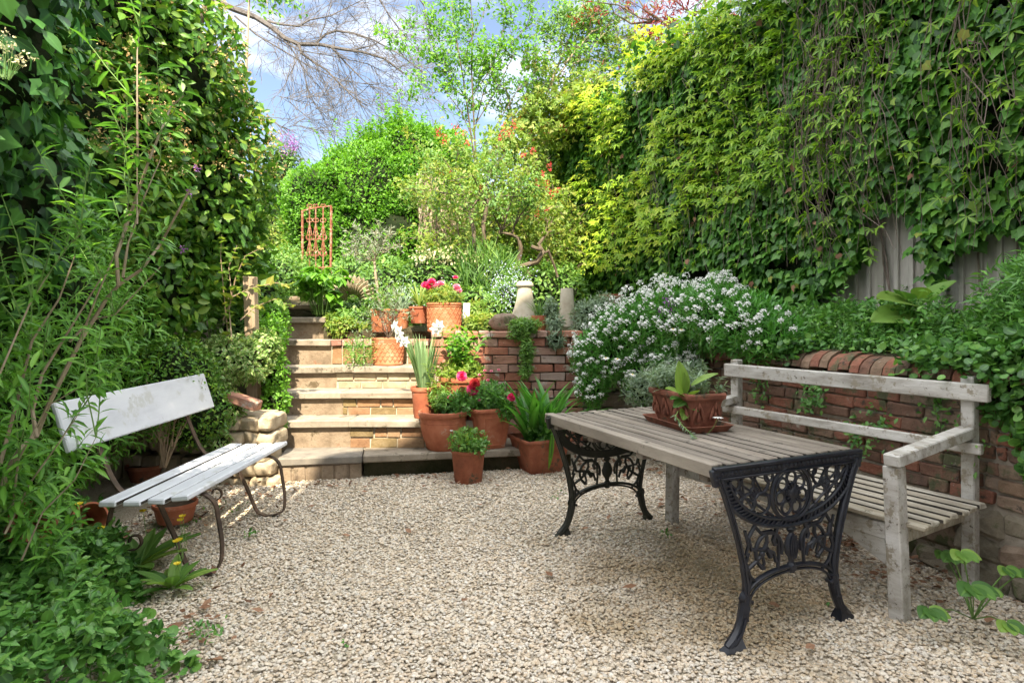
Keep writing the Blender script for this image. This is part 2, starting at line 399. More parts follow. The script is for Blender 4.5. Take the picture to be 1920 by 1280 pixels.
M['orange'] = leafmat('bud_orange', [(.50, .28, .10), (.60, .42, .18), (.62, .52, .28)], rough=.6, trans=.25, tint=(1, 1, .8), rib=(.5, .4, .2))
M['dry'] = leafmat('dry_leaf', [(.10, .045, .02), (.19, .09, .045), (.30, .17, .10)], rough=.75, trans=.1, rib=(.2, .1, .06))
M['bark'] = solid('bark', [(.045, .032, .022), (.12, .09, .06), (.20, .16, .12)], scale=14, bump=.7, bscale=40, stretch=(1, 1, .3))
M['palebark'] = solid('pale_bark', [(.20, .15, .10), (.34, .27, .19), (.44, .36, .27)], scale=12, bump=.6, bscale=50, stretch=(1, 1, .3))
M['twig'] = solid('twig', [(.12, .085, .065), (.22, .165, .13)], scale=12, bump=.3)
M['vine'] = solid('vine_stem', [(.13, .095, .08), (.24, .19, .165)], scale=12, bump=.3)
M['greytwig'] = solid('grey_twig', [(.07, .06, .055), (.14, .125, .115)], scale=12, bump=.3)
M['greenstem'] = solid('green_stem', [(.10, .20, .05), (.17, .28, .07)], scale=20, bump=.1)
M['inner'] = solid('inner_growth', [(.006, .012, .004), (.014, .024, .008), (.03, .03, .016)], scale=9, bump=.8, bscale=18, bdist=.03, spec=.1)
M['soil'] = solid('soil', [(.025, .017, .011), (.06, .042, .028), (.10, .07, .05)], scale=20, bump=1, bscale=50, bdist=.01, spec=.15)
M['rubble'] = solid('wall_rubble', [(.10, .085, .06), (.20, .17, .125), (.30, .26, .20)], scale=14, rough=.95, bump=1, bscale=30, bdist=.014, rndmix=.35, rndstops=[(.22, .19, .14), (.15, .14, .10), (.26, .15, .11), (.30, .27, .22)], stain=[((.085, .095, .045), .54, 7)])
M['gap_shade_grime'] = solid('shaded_grimy_edge', [(.018, .015, .011), (.045, .037, .028)], scale=20, rough=.95, bump=.5)  # dark tone for shade and dirt in the slat gaps
M['earth'] = solid('earth', [(.03, .035, .014), (.06, .055, .03), (.09, .07, .045)], scale=6, bump=1, bscale=30, bdist=.02, spec=.15)
M['gravelbase'] = solid('gravel_base', [(.30, .25, .18), (.42, .355, .27), (.52, .46, .37)], scale=60, bump=1, bscale=90, bdist=.01)
M['terracotta'] = solid('terracotta', [(.30, .085, .045), (.42, .135, .07), (.50, .19, .11)], scale=9, rough=.75, bump=.15, bscale=80, stain=[((.46, .32, .25), .60, 9), ((.13, .07, .045), .63, 5)])
M['terracotta_bright'] = solid('orange_terracotta', [(.36, .12, .055), (.47, .18, .085), (.54, .26, .15)], scale=9, rough=.75, bump=.15, bscale=80, stain=[((.56, .38, .27), .60, 9), ((.22, .09, .04), .64, 6)])
M['terracotta_old'] = solid('weathered_terracotta', [(.17, .055, .03), (.30, .095, .05), (.38, .15, .085)], scale=7, rough=.8, bump=.4, bscale=60, stain=[((.075, .07, .045), .57, 6), ((.4, .3, .22), .70, 16)])
M['terracotta_dark'] = solid('dark_weathered_terracotta', [(.09, .035, .022), (.19, .065, .038), (.29, .12, .075)], scale=10, rough=.8, bump=.6, bscale=60, stain=[((.06, .05, .03), .56, 9), ((.36, .24, .17), .66, 18)])
M['stone'] = solid('step_stone', [(.13, .105, .08), (.25, .21, .165), (.37, .32, .26)], scale=7, rough=.9, bump=.6, bscale=45, stain=[((.12, .10, .07), .57, 9), ((.48, .44, .38), .64, 12)], rndmix=.25, rndstops=[(.34, .30, .24), (.44, .40, .33), (.40, .33, .26)])
M['slab_dark'] = solid('dark_stone', [(.13, .115, .10), (.20, .18, .155), (.27, .24, .20)], scale=6, rough=.9, bump=.6, bscale=45, stain=[((.09, .08, .06), .6, 5)])
M['riser'] = solid('riser_stone', [(.15, .11, .075), (.27, .205, .145), (.37, .30, .225)], scale=6, rough=.95, bump=1, bscale=35, stain=[((.12, .09, .055), .56, 6), ((.24, .115, .07), .63, 5), ((.48, .44, .38), .66, 11)], bdist=.008)
M['brick'] = solid('old_brick', [(.22, .075, .045), (.34, .14, .09), (.42, .22, .15)], scale=16, rough=.95, bump=.9, bscale=50, bdist=.008, rndmix=.58,
                   rndstops=[(.38, .15, .10), (.30, .12, .09), (.42, .24, .18), (.40, .28, .24), (.47, .42, .39), (.31, .17, .14), (.40, .19, .13), (.44, .31, .27)], stain=[((.45, .40, .35), .56, 10), ((.10, .085, .06), .63, 14)])
M['brickdark'] = solid('weathered_brick', [(.085, .04, .027), (.17, .08, .053), (.26, .15, .105)], scale=14, rough=.95, bump=1, bscale=40, bdist=.012, rndmix=.45,
                   rndstops=[(.26, .10, .065), (.15, .085, .06), (.25, .20, .14), (.09, .08, .065), (.30, .26, .20), (.33, .12, .075), (.18, .12, .09), (.22, .18, .12)], stain=[((.09, .095, .05), .53, 6), ((.05, .045, .035), .58, 13), ((.34, .30, .25), .63, 9)])
M['yellowbrick'] = solid('yellow_brick', [(.13, .09, .045), (.25, .17, .09), (.36, .27, .17)], scale=14, rough=.95, bump=1, bscale=50, bdist=.008, rndmix=.5, rndstops=[(.34, .17, .09), (.22, .17, .07), (.38, .24, .15), (.18, .14, .065), (.30, .14, .08)], stain=[((.10, .085, .05), .60, 12)])
M['mortar'] = solid('mortar', [(.22, .19, .15), (.34, .30, .25)], scale=18, rough=.95, bump=1, bscale=60, bdist=.008, stain=[((.10, .10, .06), .58, 6)])
M['mortarlight'] = solid('pale_mortar', [(.42, .37, .28), (.55, .50, .40)], scale=18, rough=.95, bump=1, bscale=60, bdist=.008)
M['sandstone'] = solid('sandstone', [(.25, .20, .13), (.38, .31, .215), (.48, .41, .31)], scale=6, rough=.9, bump=.8, bscale=35, bdist=.008, stain=[((.28, .24, .12), .62, 8)])
M['teak'] = solid('weathered_slat', [(.075, .06, .045), (.19, .16, .13), (.34, .30, .25)], scale=9, rough=.75, bump=1, bscale=40, bdist=.003, stretch=(.22, 2.6, 1), rotz=-114, rndmix=.35, rndstops=[(.12, .10, .08), (.26, .22, .18), (.17, .15, .13), (.33, .29, .24)], stain=[((.05, .043, .035), .60, 12), ((.36, .31, .24), .66, 7)])
M['benchwood'] = solid('flaking_white_paint', [(.22, .20, .17), (.41, .39, .36), (.54, .53, .51)], scale=11, rough=.7, bump=1, bscale=45, bdist=.004, stretch=(.35, 1.8, 1.2), rotz=-118, stain=[((.24, .21, .16), .54, 16), ((.10, .08, .06), .60, 34), ((.17, .16, .10), .64, 7)])
M['slatwood'] = solid('worn_seat_slat', [(.13, .10, .07), (.32, .285, .22), (.54, .51, .45)], scale=13, rough=.8, bump=1, bscale=45, bdist=.004, stretch=(.25, 2.4, 1), rotz=-118, rndmix=.3, rndstops=[(.34, .29, .21), (.5, .47, .41), (.42, .38, .31)], stain=[((.12, .10, .07), .60, 24)])
M['whitepaint'] = solid('white_paint', [(.47, .49, .54), (.57, .59, .64), (.62, .64, .68)], scale=7, rough=.5, bump=.25, bscale=30, stretch=(1.5, .3, 1), stain=[((.46, .47, .47), .56, 5), ((.07, .06, .05), .66, 26)])
M['greywood'] = solid('silvered_wood', [(.27, .25, .22), (.40, .37, .34), (.52, .49, .45)], scale=8, rough=.9, bump=.8, bscale=25, stretch=(3, 3, .35), rndmix=.35, rndstops=[(.24, .22, .20), (.36, .34, .31), (.30, .27, .24)])
M['postwood'] = solid('post_wood', [(.20, .14, .09), (.34, .25, .17), (.42, .33, .24)], scale=8, rough=.9, bump=.8, bscale=25, stretch=(3, 3, .35))
M['iron'] = solid('black_iron', [(.004, .005, .010), (.008, .010, .018), (.016, .019, .03)], scale=20, rough=.38, bump=.3, bscale=120, spec=.45, bdist=.001)
M['irondull'] = solid('mossy_black_iron', [(.010, .012, .008), (.016, .017, .012), (.026, .028, .018)], scale=14, rough=.5, bump=.3, bscale=120, spec=.4, bdist=.001)
M['ironrust'] = solid('rusty_iron_strap', [(.02, .016, .014), (.07, .045, .032), (.17, .11, .075)], scale=8, rough=.6, bump=.3, bscale=90, spec=.4)
M['rust'] = solid('rusted_paint', [(.12, .035, .016), (.24, .08, .04), (.44, .30, .22)], scale=22, rough=.85, bump=.8, bscale=60, stain=[((.62, .52, .44), .60, 16)])
M['chimney'] = solid('chimney_clay', [(.36, .31, .23), (.48, .43, .34), (.56, .52, .44)], scale=6, rough=.9, bump=.5, bscale=60, stain=[((.27, .24, .17), .60, 9)])
M['slate'] = solid('white_label', [(.66, .65, .62), (.74, .73, .70)], scale=9, rough=.7, bump=.2)
M['housebrick'] = solid('bounce_render', [(.70, .69, .66), (.78, .77, .74)], scale=5, rough=.9)  # pale so the unseen house bounces skylight onto the patio
M['rooftile'] = solid('roof_tile', [(.09, .08, .08), (.15, .13, .12)], scale=5, rough=.8)

# ------------------------------------------------------------------ the lie of the land
def gz(x, y):                                        # gravel level
    t = min(1, max(0, (y-3.4)/1.2)); return .06*t*t*(3-2*t)
RW = [(1.26, 5.85), (2.32, 2.89), (3.05, .85)]       # foot of the wall behind the bench (garden side)
def rw_y(x):                                         # its line as y(x)
    for (x0, y0), (x1, y1) in zip(RW[:-1], RW[1:]):
        if x <= x1: return y0+(x-x0)*(y1-y0)/(x1-x0)
    return RW[-1][1]
def fence_x(y): return 4.29-.353*y
FN = Vector((-.943, -.333, 0))                       # the way the fence faces
FD = Vector((-.333, .943, 0))                        # along the fence, away from the camera
def bedz(x, y):
    if x < -2.3: return .55+min(.9, max(0, y-4.8)*.55)+max(0, y-6.4)*.10
    b = 1.14+.13*max(0, y-5.7)
    if x > 1.0: b = 1.06+.13*max(0, y-6.0)
    if x < -1.6: b = b+.22*min(1, max(0, (y-6.35)/.5))
    return b
def front_y(x):
    if x < -2.45: return 4.85
    if x < -1.90: return 6.62
    if x < -.73: return 6.06
    if x < .62: return 5.62
    if x < 1.26: return 5.72+(x-.62)*.25
    return max(.9, rw_y(x)+.12)

g = MB(); n = 60; S_ = 900                            # one far sheet to the horizon
g.add([(-S_, -S_, -.03), (S_, -S_, -.03), (S_, S_, -.03), (-S_, S_, -.03)], [(0, 1, 2, 3)])
ground = g.build('ground', M['earth']); ground['kind'] = 'structure'

g = MB(); xs = np.linspace(-3.2, 3.3, 66); ys = np.linspace(-2.4, 5.7, 80); vs = []
for y in ys:
    for x in xs: vs.append((x, y, gz(x, y)-.006+.003*math.sin(7*x)*math.cos(6*y)))
g.add(vs, [(j*66+i, j*66+i+1, (j+1)*66+i+1, (j+1)*66+i) for j in range(79) for i in range(65)])
go = g.build('gravel_ground', M['gravelbase'], smooth=True); go['kind'] = 'structure'

g = MB(); xs = np.concatenate([np.linspace(-8, -2.46, 14), [-2.44, -2.2, -1.91, -1.89, -1.6, -1.2, -.74, -.72, -.3, .2, .61, .63, 1.0], np.linspace(1.27, 3.0, 14), np.linspace(3.3, 9, 8)]); m = 26; vs = []
for x in xs:
    y0 = front_y(x)
    for j in range(m):
        y = y0+(18-y0)*(j/(m-1))**2
        z = bedz(x, y)+(.035*math.sin(9*x+y*4)+.03*math.cos(7*y) if j else 0)
        vs.append((x, y, z))
    vs.append((x, y0, -.02))
mm = m+1; fs = []
for i in range(len(xs)-1):
    for j in range(m-1): fs.append((i*mm+j, (i+1)*mm+j, (i+1)*mm+j+1, i*mm+j+1))
    fs.append((i*mm+m, (i+1)*mm+m, (i+1)*mm, i*mm))
g.add(vs, fs); go = g.build('garden_bed_soil', M['earth'], smooth=True); go['kind'] = 'structure'

# gravel stones: one uncountable object, instanced by geometry nodes
peb = bpy.data.collections.new('pebble_shapes')
pm, nt, p, out = newmat('pebble')
oi = nt.nodes.new('ShaderNodeObjectInfo'); ge = nt.nodes.new('ShaderNodeNewGeometry')
c0 = ramp(nt, [(0, (.36, .29, .20)), (.14, (.50, .375, .24)), (.28, (.58, .475, .34)), (.42, (.63, .56, .45)), (.56, (.38, .345, .30)), (.68, (.66, .60, .50)), (.82, (.55, .41, .26)), (1, (.72, .68, .61))], oi.outputs['Random'])
n1 = N_(nt, 'ShaderNodeTexNoise', Scale=60, Detail=4); nt.links.new(ge.outputs['Position'], n1.inputs['Vector'])
c1 = mixc(nt, .35, c0, ramp(nt, [(.35, (.34, .28, .21)), (.65, (.66, .62, .56))], n1.outputs['Fac']))
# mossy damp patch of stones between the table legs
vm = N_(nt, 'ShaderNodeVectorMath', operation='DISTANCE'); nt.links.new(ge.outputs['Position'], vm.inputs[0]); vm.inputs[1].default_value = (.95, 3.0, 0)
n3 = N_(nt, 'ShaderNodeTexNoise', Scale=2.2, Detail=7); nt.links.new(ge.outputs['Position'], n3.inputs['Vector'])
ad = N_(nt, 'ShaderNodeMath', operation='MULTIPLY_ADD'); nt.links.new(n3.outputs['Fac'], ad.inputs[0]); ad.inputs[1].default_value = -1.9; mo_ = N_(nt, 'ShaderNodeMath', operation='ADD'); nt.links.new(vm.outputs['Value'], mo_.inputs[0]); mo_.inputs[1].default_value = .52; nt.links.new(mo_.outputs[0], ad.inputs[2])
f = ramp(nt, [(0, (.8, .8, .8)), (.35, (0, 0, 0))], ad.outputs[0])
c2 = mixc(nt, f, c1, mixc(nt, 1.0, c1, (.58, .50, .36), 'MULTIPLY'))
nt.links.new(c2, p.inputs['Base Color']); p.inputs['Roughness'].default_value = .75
bp = N_(nt, 'ShaderNodeBump', Strength=.3, Distance=.002); nt.links.new(n1.outputs['Fac'], bp.inputs['Height']); nt.links.new(bp.outputs[0], p.inputs['Normal'])
for k in range(9):
    bm = bmesh.new(); bmesh.ops.create_icosphere(bm, subdivisions=2, radius=.5)
    sx, sy, sz = random.uniform(.95, 1.2), random.uniform(.78, 1.0), random.uniform(.40, .58)
    cuts = [Vector([random.gauss(0, 1) for _ in range(3)]).normalized() for _ in range(7)]
    for v in bm.verts:
        c = v.co.copy()
        for q in cuts:
            d = c.dot(q)-.36
            if d > 0: c -= q*d*.85
        v.co = Vector((c.x*sx, c.y*sy, c.z*sz))
    me = bpy.data.meshes.new('pebble'); bm.to_mesh(me); bm.free()
    me.polygons.foreach_set('use_smooth', [True]*len(me.polygons)); me.materials.append(pm)
    peb.objects.link(bpy.data.objects.new('pebble_%d' % k, me))
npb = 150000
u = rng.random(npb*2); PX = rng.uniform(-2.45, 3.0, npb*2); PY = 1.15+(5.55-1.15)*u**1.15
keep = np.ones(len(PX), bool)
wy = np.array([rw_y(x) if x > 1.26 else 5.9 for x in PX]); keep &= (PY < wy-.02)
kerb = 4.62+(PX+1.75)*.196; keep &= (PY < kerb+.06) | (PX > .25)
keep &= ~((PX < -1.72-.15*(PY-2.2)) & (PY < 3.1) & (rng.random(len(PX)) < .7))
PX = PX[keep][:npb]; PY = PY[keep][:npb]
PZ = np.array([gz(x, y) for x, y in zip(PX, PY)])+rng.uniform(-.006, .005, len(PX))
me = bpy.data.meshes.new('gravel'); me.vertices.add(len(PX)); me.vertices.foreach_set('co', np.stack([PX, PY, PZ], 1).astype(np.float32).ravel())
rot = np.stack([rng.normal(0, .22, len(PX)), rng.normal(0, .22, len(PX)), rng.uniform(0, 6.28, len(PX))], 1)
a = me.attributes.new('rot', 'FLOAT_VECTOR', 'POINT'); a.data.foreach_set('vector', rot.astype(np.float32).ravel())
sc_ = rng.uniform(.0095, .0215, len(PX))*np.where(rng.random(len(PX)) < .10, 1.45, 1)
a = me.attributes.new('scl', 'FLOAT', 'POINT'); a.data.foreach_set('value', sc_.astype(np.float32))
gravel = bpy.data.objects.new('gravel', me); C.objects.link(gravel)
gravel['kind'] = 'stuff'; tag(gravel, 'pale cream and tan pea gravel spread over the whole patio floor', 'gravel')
gn = bpy.data.node_groups.new('scatter_stones', 'GeometryNodeTree')
gn.interface.new_socket('Geometry', in_out='INPUT', socket_type='NodeSocketGeometry'); gn.interface.new_socket('Geometry', in_out='OUTPUT', socket_type='NodeSocketGeometry')
gi = gn.nodes.new('NodeGroupInput'); gout = gn.nodes.new('NodeGroupOutput'); ip = gn.nodes.new('GeometryNodeInstanceOnPoints')
ci = gn.nodes.new('GeometryNodeCollectionInfo'); ci.inputs['Collection'].default_value = peb; ci.inputs['Separate Children'].default_value = True; ci.inputs['Reset Children'].default_value = True
r1 = gn.nodes.new('GeometryNodeInputNamedAttribute'); r1.data_type = 'FLOAT_VECTOR'; r1.inputs['Name'].default_value = 'rot'
r2 = gn.nodes.new('GeometryNodeInputNamedAttribute'); r2.data_type = 'FLOAT'; r2.inputs['Name'].default_value = 'scl'
gn.links.new(gi.outputs[0], ip.inputs['Points']); gn.links.new(ci.outputs[0], ip.inputs['Instance']); ip.inputs['Pick Instance'].default_value = True
gn.links.new(r1.outputs['Attribute'], ip.inputs['Rotation']); gn.links.new(r2.outputs['Attribute'], ip.inputs['Scale'])
gn.links.new(ip.outputs[0], gout.inputs[0])
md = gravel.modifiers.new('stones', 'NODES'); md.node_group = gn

# ------------------------------------------------------------------ garden steps
st = thing('garden_steps', 'flight of worn stone steps rising from the gravel between the ivy and the flower pots', 'steps', (-1.4, 4.7, 0))
def slab(x0, x1, y0, y1, z, h=.055, rot=.0, mat='stone', name='tread', cx=None):
    b = MB(); c = Vector(((x0+x1)/2, (y0+y1)/2, z-h/2)); X = Vector((math.cos(rot), math.sin(rot), 0)); Y = Vector((-math.sin(rot), math.cos(rot), 0))
    b.box(c, (x1-x0, y1-y0, h), X, Y, (0, 0, 1), .003, .007)
    return b.build(name, M[mat], st)
def block(x0, x1, y0, y1, z0, z1, rot=0., mat='riser', name='riser'):
    b = MB(); c = Vector(((x0+x1)/2, (y0+y1)/2, (z0+z1)/2)); X = Vector((math.cos(rot), math.sin(rot), 0)); Y = Vector((-math.sin(rot), math.cos(rot), 0))
    b.box(c, (x1-x0, y1-y0, z1-z0), X, Y, (0, 0, 1), 0, .004)
    return b.build(name, M[mat], st)
def brickface(b, p0, p1, z0, z1, n, course=.075, thick=.05, bl=.22, jit=.004, a=None, skip=0, ch=.004, inset=0):
    """brick courses along the line p0->p1 (plan), facing -n side given by normal n (plan vector)"""
    p0 = Vector((*p0, 0)); p1 = Vector((*p1, 0)); d = (p1-p0); L = d.length; d.normalize(); nn = Vector((*n, 0)).normalized()
    nc = max(1, round((z1-z0)/course)); ch_ = (z1-z0)/nc
    for k in range(nc):
        s = -random.uniform(0, bl)
        while s < L:
            w = bl*(random.choice([1, 1, 1, .5, .95]))*random.uniform(.93, 1.05); a0 = max(0, s); a1 = min(L, s+w-.011); s += w
            if a1-a0 < .03 or random.random() < skip: continue
            z = z0+(k+.5)*ch_
            c = p0+d*((a0+a1)/2)+Vector((0, 0, z))-nn*(thick/2-random.uniform(-.004, .006)+inset)
            b.box(c, (a1-a0, thick, ch_-.012), d, nn, (0, 0, 1), jit, ch)
R1 = math.atan(.196)
# bottom kerb: k1
kd = Vector((math.cos(R1), math.sin(R1), 0)); kn = Vector((math.sin(R1), -math.cos(R1), 0))
def kpt(s, off=0): return Vector((-1.79, 4.60, 0))+kd*s+Vector((-kn.x, -kn.y, 0))*off
for s0, s1, nm in ((0, .63, 'slab_dark'), (.636, 1.36, 'stone'), (1.366, 1.9, 'stone'), (1.906, 2.35, 'stone')):
    b = MB(); c = (kpt(s0)+kpt(s1))/2+Vector((-kn.x, -kn.y, 0))*.24+Vector((0, 0, .242-.03))
    b.box(c, (s1-s0, .48, .06), kd, -kn, (0, 0, 1), .003, .008); b.build('tread', M[nm], st)
b = MB(); b.box((kpt(0)+kpt(.63))/2+Vector((-kn.x, -kn.y, 0))*.27+Vector((0, 0, .09)), (.62, .48, .19), kd, -kn, (0, 0, 1), 0, .004)
for k in range(6): b.box(kpt(.055+k*.104)+Vector((-kn.x, -kn.y, 0))*.045+Vector((0, 0, .095)), (.092, .05, .165), kd, -kn, (0, 0, 1), .004, .006)
b.build('riser', M['riser'], st)
b = MB(); b.box((kpt(.64)+kpt(2.35))/2+Vector((-kn.x, -kn.y, 0))*.31+Vector((0, 0, .08)), (1.71, .46, .185), kd, -kn, (0, 0, 1), 0, .004); b.build('riser', M['earth'], st)
YK = [4.66, 4.99, 5.27, 5.56, 5.87, 6.20, 6.60]; ZK = [.242, .47, .67, .87, 1.11, 1.33, 1.49]
XL = [-1.79, -1.97, -2.08, -2.2, -2.3, -2.5, -2.55]; XJ = [-1.2, -1.35, -1.49, -1.63, -1.77, -1.93, -1.95]; XR = [0, -.30, -.735, -.735, -.735, 0, 0]
for k in range(1, 6):
    yb = YK[k+1]+.04; r_ = R(2.0)
    slab(XL[k], XJ[k]-.003, YK[k]-.012, yb, ZK[k], .06, R(3))
    block(XL[k]+.01, XJ[k]-.006, YK[k]+.03, yb+.2, ZK[k-1]-.02, ZK[k]-.06, R(3), 'riser')
    if k in (1, 2, 3):
        slab(XJ[k]+.003, XR[k], YK[k]-.024, 5.5 if k == 1 else yb, ZK[k]+.004, .058, 0, 'stone')
        b = MB(); brickface(b, (XJ[k]+.01, YK[k]+.02), (XR[k]-.01, YK[k]+.02), ZK[k-1]-.005, ZK[k]-.056, (0, -1), course=.072, jit=.004)
        b.build('riser', M['yellowbrick' if k < 3 else 'sandstone'], st)
        block(XJ[k]+.005, XR[k]-.005, YK[k]+.032, 5.5 if k == 1 else yb+.2, ZK[k-1]-.02, ZK[k]-.058, 0, 'mortarlight', 'riser_core')
    if k == 4:
        b = MB(); x = XJ[k]+.01
        while x < -.75: b.box((x+.05, YK[k]+.10, ZK[k]-.03), (.098, .2, .062), jit=.003, ch=.006); x += .106
        b.build('brick_edging', M['brick'], st)
        b = MB(); x = XJ[k]+.01
        while x < -.75: b.box((x+.05, YK[k]+.05, (ZK[3]+ZK[4]-.06)/2), (.092, .05, .17), jit=.004, ch=.006); x += .106
        b.build('riser', M['yellowbrick'], st)
        block(XJ[k]+.005, -.735, YK[k]+.038, 6.1, ZK[3]-.02, ZK[k]-.064, 0, 'mortarlight', 'riser_core')
slab(-2.55, -1.98, 6.62, 7.1, 1.47, .05, R(4), 'riser'); block(-2.5, -2.0, 6.66, 7.1, 1.30, 1.43, R(4), 'riser')
slab(-2.65, -2.1, 7.12, 7.7, 1.58, .05, R(4), 'riser')

# stone pier at the foot of the steps with a loose brick on it
pr = thing('stone_pier', 'rounded rubble stone pier crowned by a tilted loose brick beside the bottom step', 'pier', (-1.95, 4.55, .03))
b = MB()
bm = bmesh.new(); bmesh.ops.create_icosphere(bm, subdivisions=4, radius=1); IV = np.array([v.co[:] for v in bm.verts]); IF = [[v.index for v in f.verts] for f in bm.faces]; bm.free()
for r_ in range(5):
    z = .06+r_*.115; wd = .21-.012*r_; x = -2.0-wd
    while x < -2.0+wd-.05:
        w_ = random.uniform(.10, .2); w_ = min(w_, -2.0+wd-x+.03)
        V = np.sign(IV)*np.abs(IV)**.42*np.array([w_/2+.008, .15+random.uniform(-.01, .015), .060]); V = V*(1+.55*(fbm(V+x*7+z*9, 13, 4, 3)-.5))[:, None]; b.add((V+np.array([x+w_/2, 4.68, z+random.uniform(-.008, .008)])).tolist(), IF, random.random()); x += w_
b.box((-2.0, 4.72, .30), (.34, .22, .58), ch=.03)
b.build('stonework', M['sandstone'], pr, smooth=True)
lb = MB(); lb.box((-2.02, 4.55, .69), (.24, .11, .075), (.93, .05, -.33), (0, 1, 0), (.33, 0, .93), .004, .008)
tag(lb.build('loose_brick', M['brick'], None, loc=(-2.02, 4.55, .65)), 'loose pinkish brick lying tilted on top of the stone pier', 'brick')
b = MB()
for k in range(9):
    b.box((-2.3-.17*k, 4.72+.02*k, .13), (.16, .2, .24), jit=.018, ch=.02); b.box((-2.26-.17*k, 4.75+.02*k, .38), (.16, .2, .22), jit=.018, ch=.02)
lw = b.build('rubble_wall', M['sandstone'], None, loc=(-3, 4.75, 0)); tag(lw, 'low rubble stone retaining wall half hidden under the greenery left of the steps', 'wall')

# ------------------------------------------------------------------ brick retaining walls
w1 = thing('brick_wall', 'sunlit and shaded red brick retaining wall behind the terracotta pots', 'wall', (-.05, 5.6, 0))
b = MB(); P0 = (-.735, 5.48); P1 = (.66, 5.60)
brickface(b, P0, P1, .1, 1.135, (.086, -1), course=.078, thick=.06, bl=.225, jit=.005)
b.build('brickwork', M['brick'], w1)
d1 = Vector((P1[0]-P0[0], P1[1]-P0[1], 0)).normalized(); n1_ = Vector((d1.y, -d1.x, 0))
b = MB(); c = Vector(((P0[0]+P1[0])/2, (P0[1]+P1[1])/2, .6))-n1_*.13; b.box(c, (1.40, .165, 1.10), d1, -n1_); b.build('mortar', M['mortar'], w1)
b = MB(); s = 0
while s < 1.40:
    w = random.choice([.105, .108, .21])*random.uniform(.95, 1.05)
    b.box(Vector((*P0, 0))+d1*(s+w/2)-n1_*.085+Vector((0, 0, 1.168+random.uniform(-.003, .004))), (w-.009, .21, .062), d1, -n1_, (0, 0, 1), .004, .009); s += w
b.build('coping', M['brick'], w1)
b = MB(); brickface(b, (-.735, 5.88), (-.735, 5.49), .86, 1.135, (-1, 0), course=.078); b.box((-.66, 5.7, .85), (.1, .4, .55)); b.build('return_bricks', M['yellowbrick'], w1)
# short render-faced corner pier behind the white flowers
w3 = thing('corner_wall', 'mossy grey rendered corner of wall under the white flowers', 'wall', (.95, 5.7, 0))
b = MB(); brickface(b, (.66, 5.58), (1.26, 5.80), .02, 1.08, (.3, -1), course=.15, thick=.1, bl=.26, jit=.02, ch=.02)
b.build('stonework', M['mortar'], w3); b = MB(); b.beam((.62, 5.72, .55), (1.36, 5.98, .55), .12, 1.1); b.build('backing', M['mortar'], w3)

w2 = thing('brick_wall', 'weathered brick and rubble retaining wall with a round coping behind the white bench', 'wall', (2.3, 2.9, 0))
b = MB(); bs = MB(); bt = MB(); cop = MB()
for (a0, a1) in zip(RW[:-1], RW[1:]):
    p0 = Vector((*a0, 0)); p1 = Vector((*a1, 0)); d = (p1-p0).normalized(); nn = Vector((d.y, -d.x, 0)); nn = -nn if nn.x > 0 else nn; L = (p1-p0).length
    brickface(b, a0, a1, .40, .99, (nn.x, nn.y), course=.078, thick=.07, bl=.22, jit=.008, skip=.03, ch=.006)
    brickface(bs, a0, a1, -.02, .39, (nn.x, nn.y), course=.135, thick=.1, bl=.25, jit=.022, ch=.022)
    bt.box((p0+p1)/2-nn*.12+Vector((0, 0, .48)), (L, .2, 1.0), d, nn)
    s = 0
    while s < L:                                      # half-round header coping, each brick turned on its side
        w = random.uniform(.066, .078); c = p0+d*(s+w/2)-nn*.06+Vector((0, 0, 1.0)); pr_ = []
        for k in range(9):
            t = math.pi*k/8; pr_.append((math.cos(t)*.145, math.sin(t)*.105))
        jz = random.uniform(-.012, .010); vs = []
        for e in (-w/2+.004, w/2-.004):
            for (u_, v_) in pr_: vs.append(c+d*e+nn*u_+Vector((0, 0, v_+jz)))
        fs = [(k, k+1, 10+k, 9+k) for k in range(8)]+[tuple(range(9)), tuple(range(17, 8, -1)), (0, 9, 17, 8)]
        cop.add(vs, fs); s += w
b.build('brickwork', M['brickdark'], w2); bs.build('rubble_courses', M['rubble'], w2); bt.build('mortar', M['mortar'], w2); cop.build('coping', M['brickdark'], w2)

# ------------------------------------------------------------------ board fence behind the ivy
fn = thing('board_fence', 'tall silvered vertical board fence showing through gaps in the ivy on the right', 'fence', (2.9, 4, 1.1))
b = MB(); s = -4.2
FBASE = Vector((fence_x(4), 4, 0))
while s < 6.2:
    p = FBASE+FD*s; b.box(p+Vector((0, 0, 2.55)), (.098, .022, 3.3), FD, FN, (0, 0, 1), .002, .003)
    b.box(p+FD*.055+FN*.022+Vector((0, 0, 2.55)), (.03, .022, 3.3), FD, FN, (0, 0, 1), .002, .002)
    s += .112
b.build('boards', M['greywood'], fn)
b = MB()
for z in (1.3, 2.6, 3.9): b.beam(FBASE-FD*4.2-FN*.04+Vector((0, 0, z)), FBASE+FD*6.2-FN*.04+Vector((0, 0, z)), .05, .09)
b.build('rail', M['greywood'], fn)
# left boundary fence, hidden in the greenery
fl = thing('boundary_fence', 'dark board fence almost lost behind the climbing plants on the left', 'fence', (-3.5, 4, 0))
b = MB(); b.beam((-3.45, -.5, 1.0), (-3.3, 9.5, 1.2), .04, 2.2); b.build('boards', M['inner'], fl)

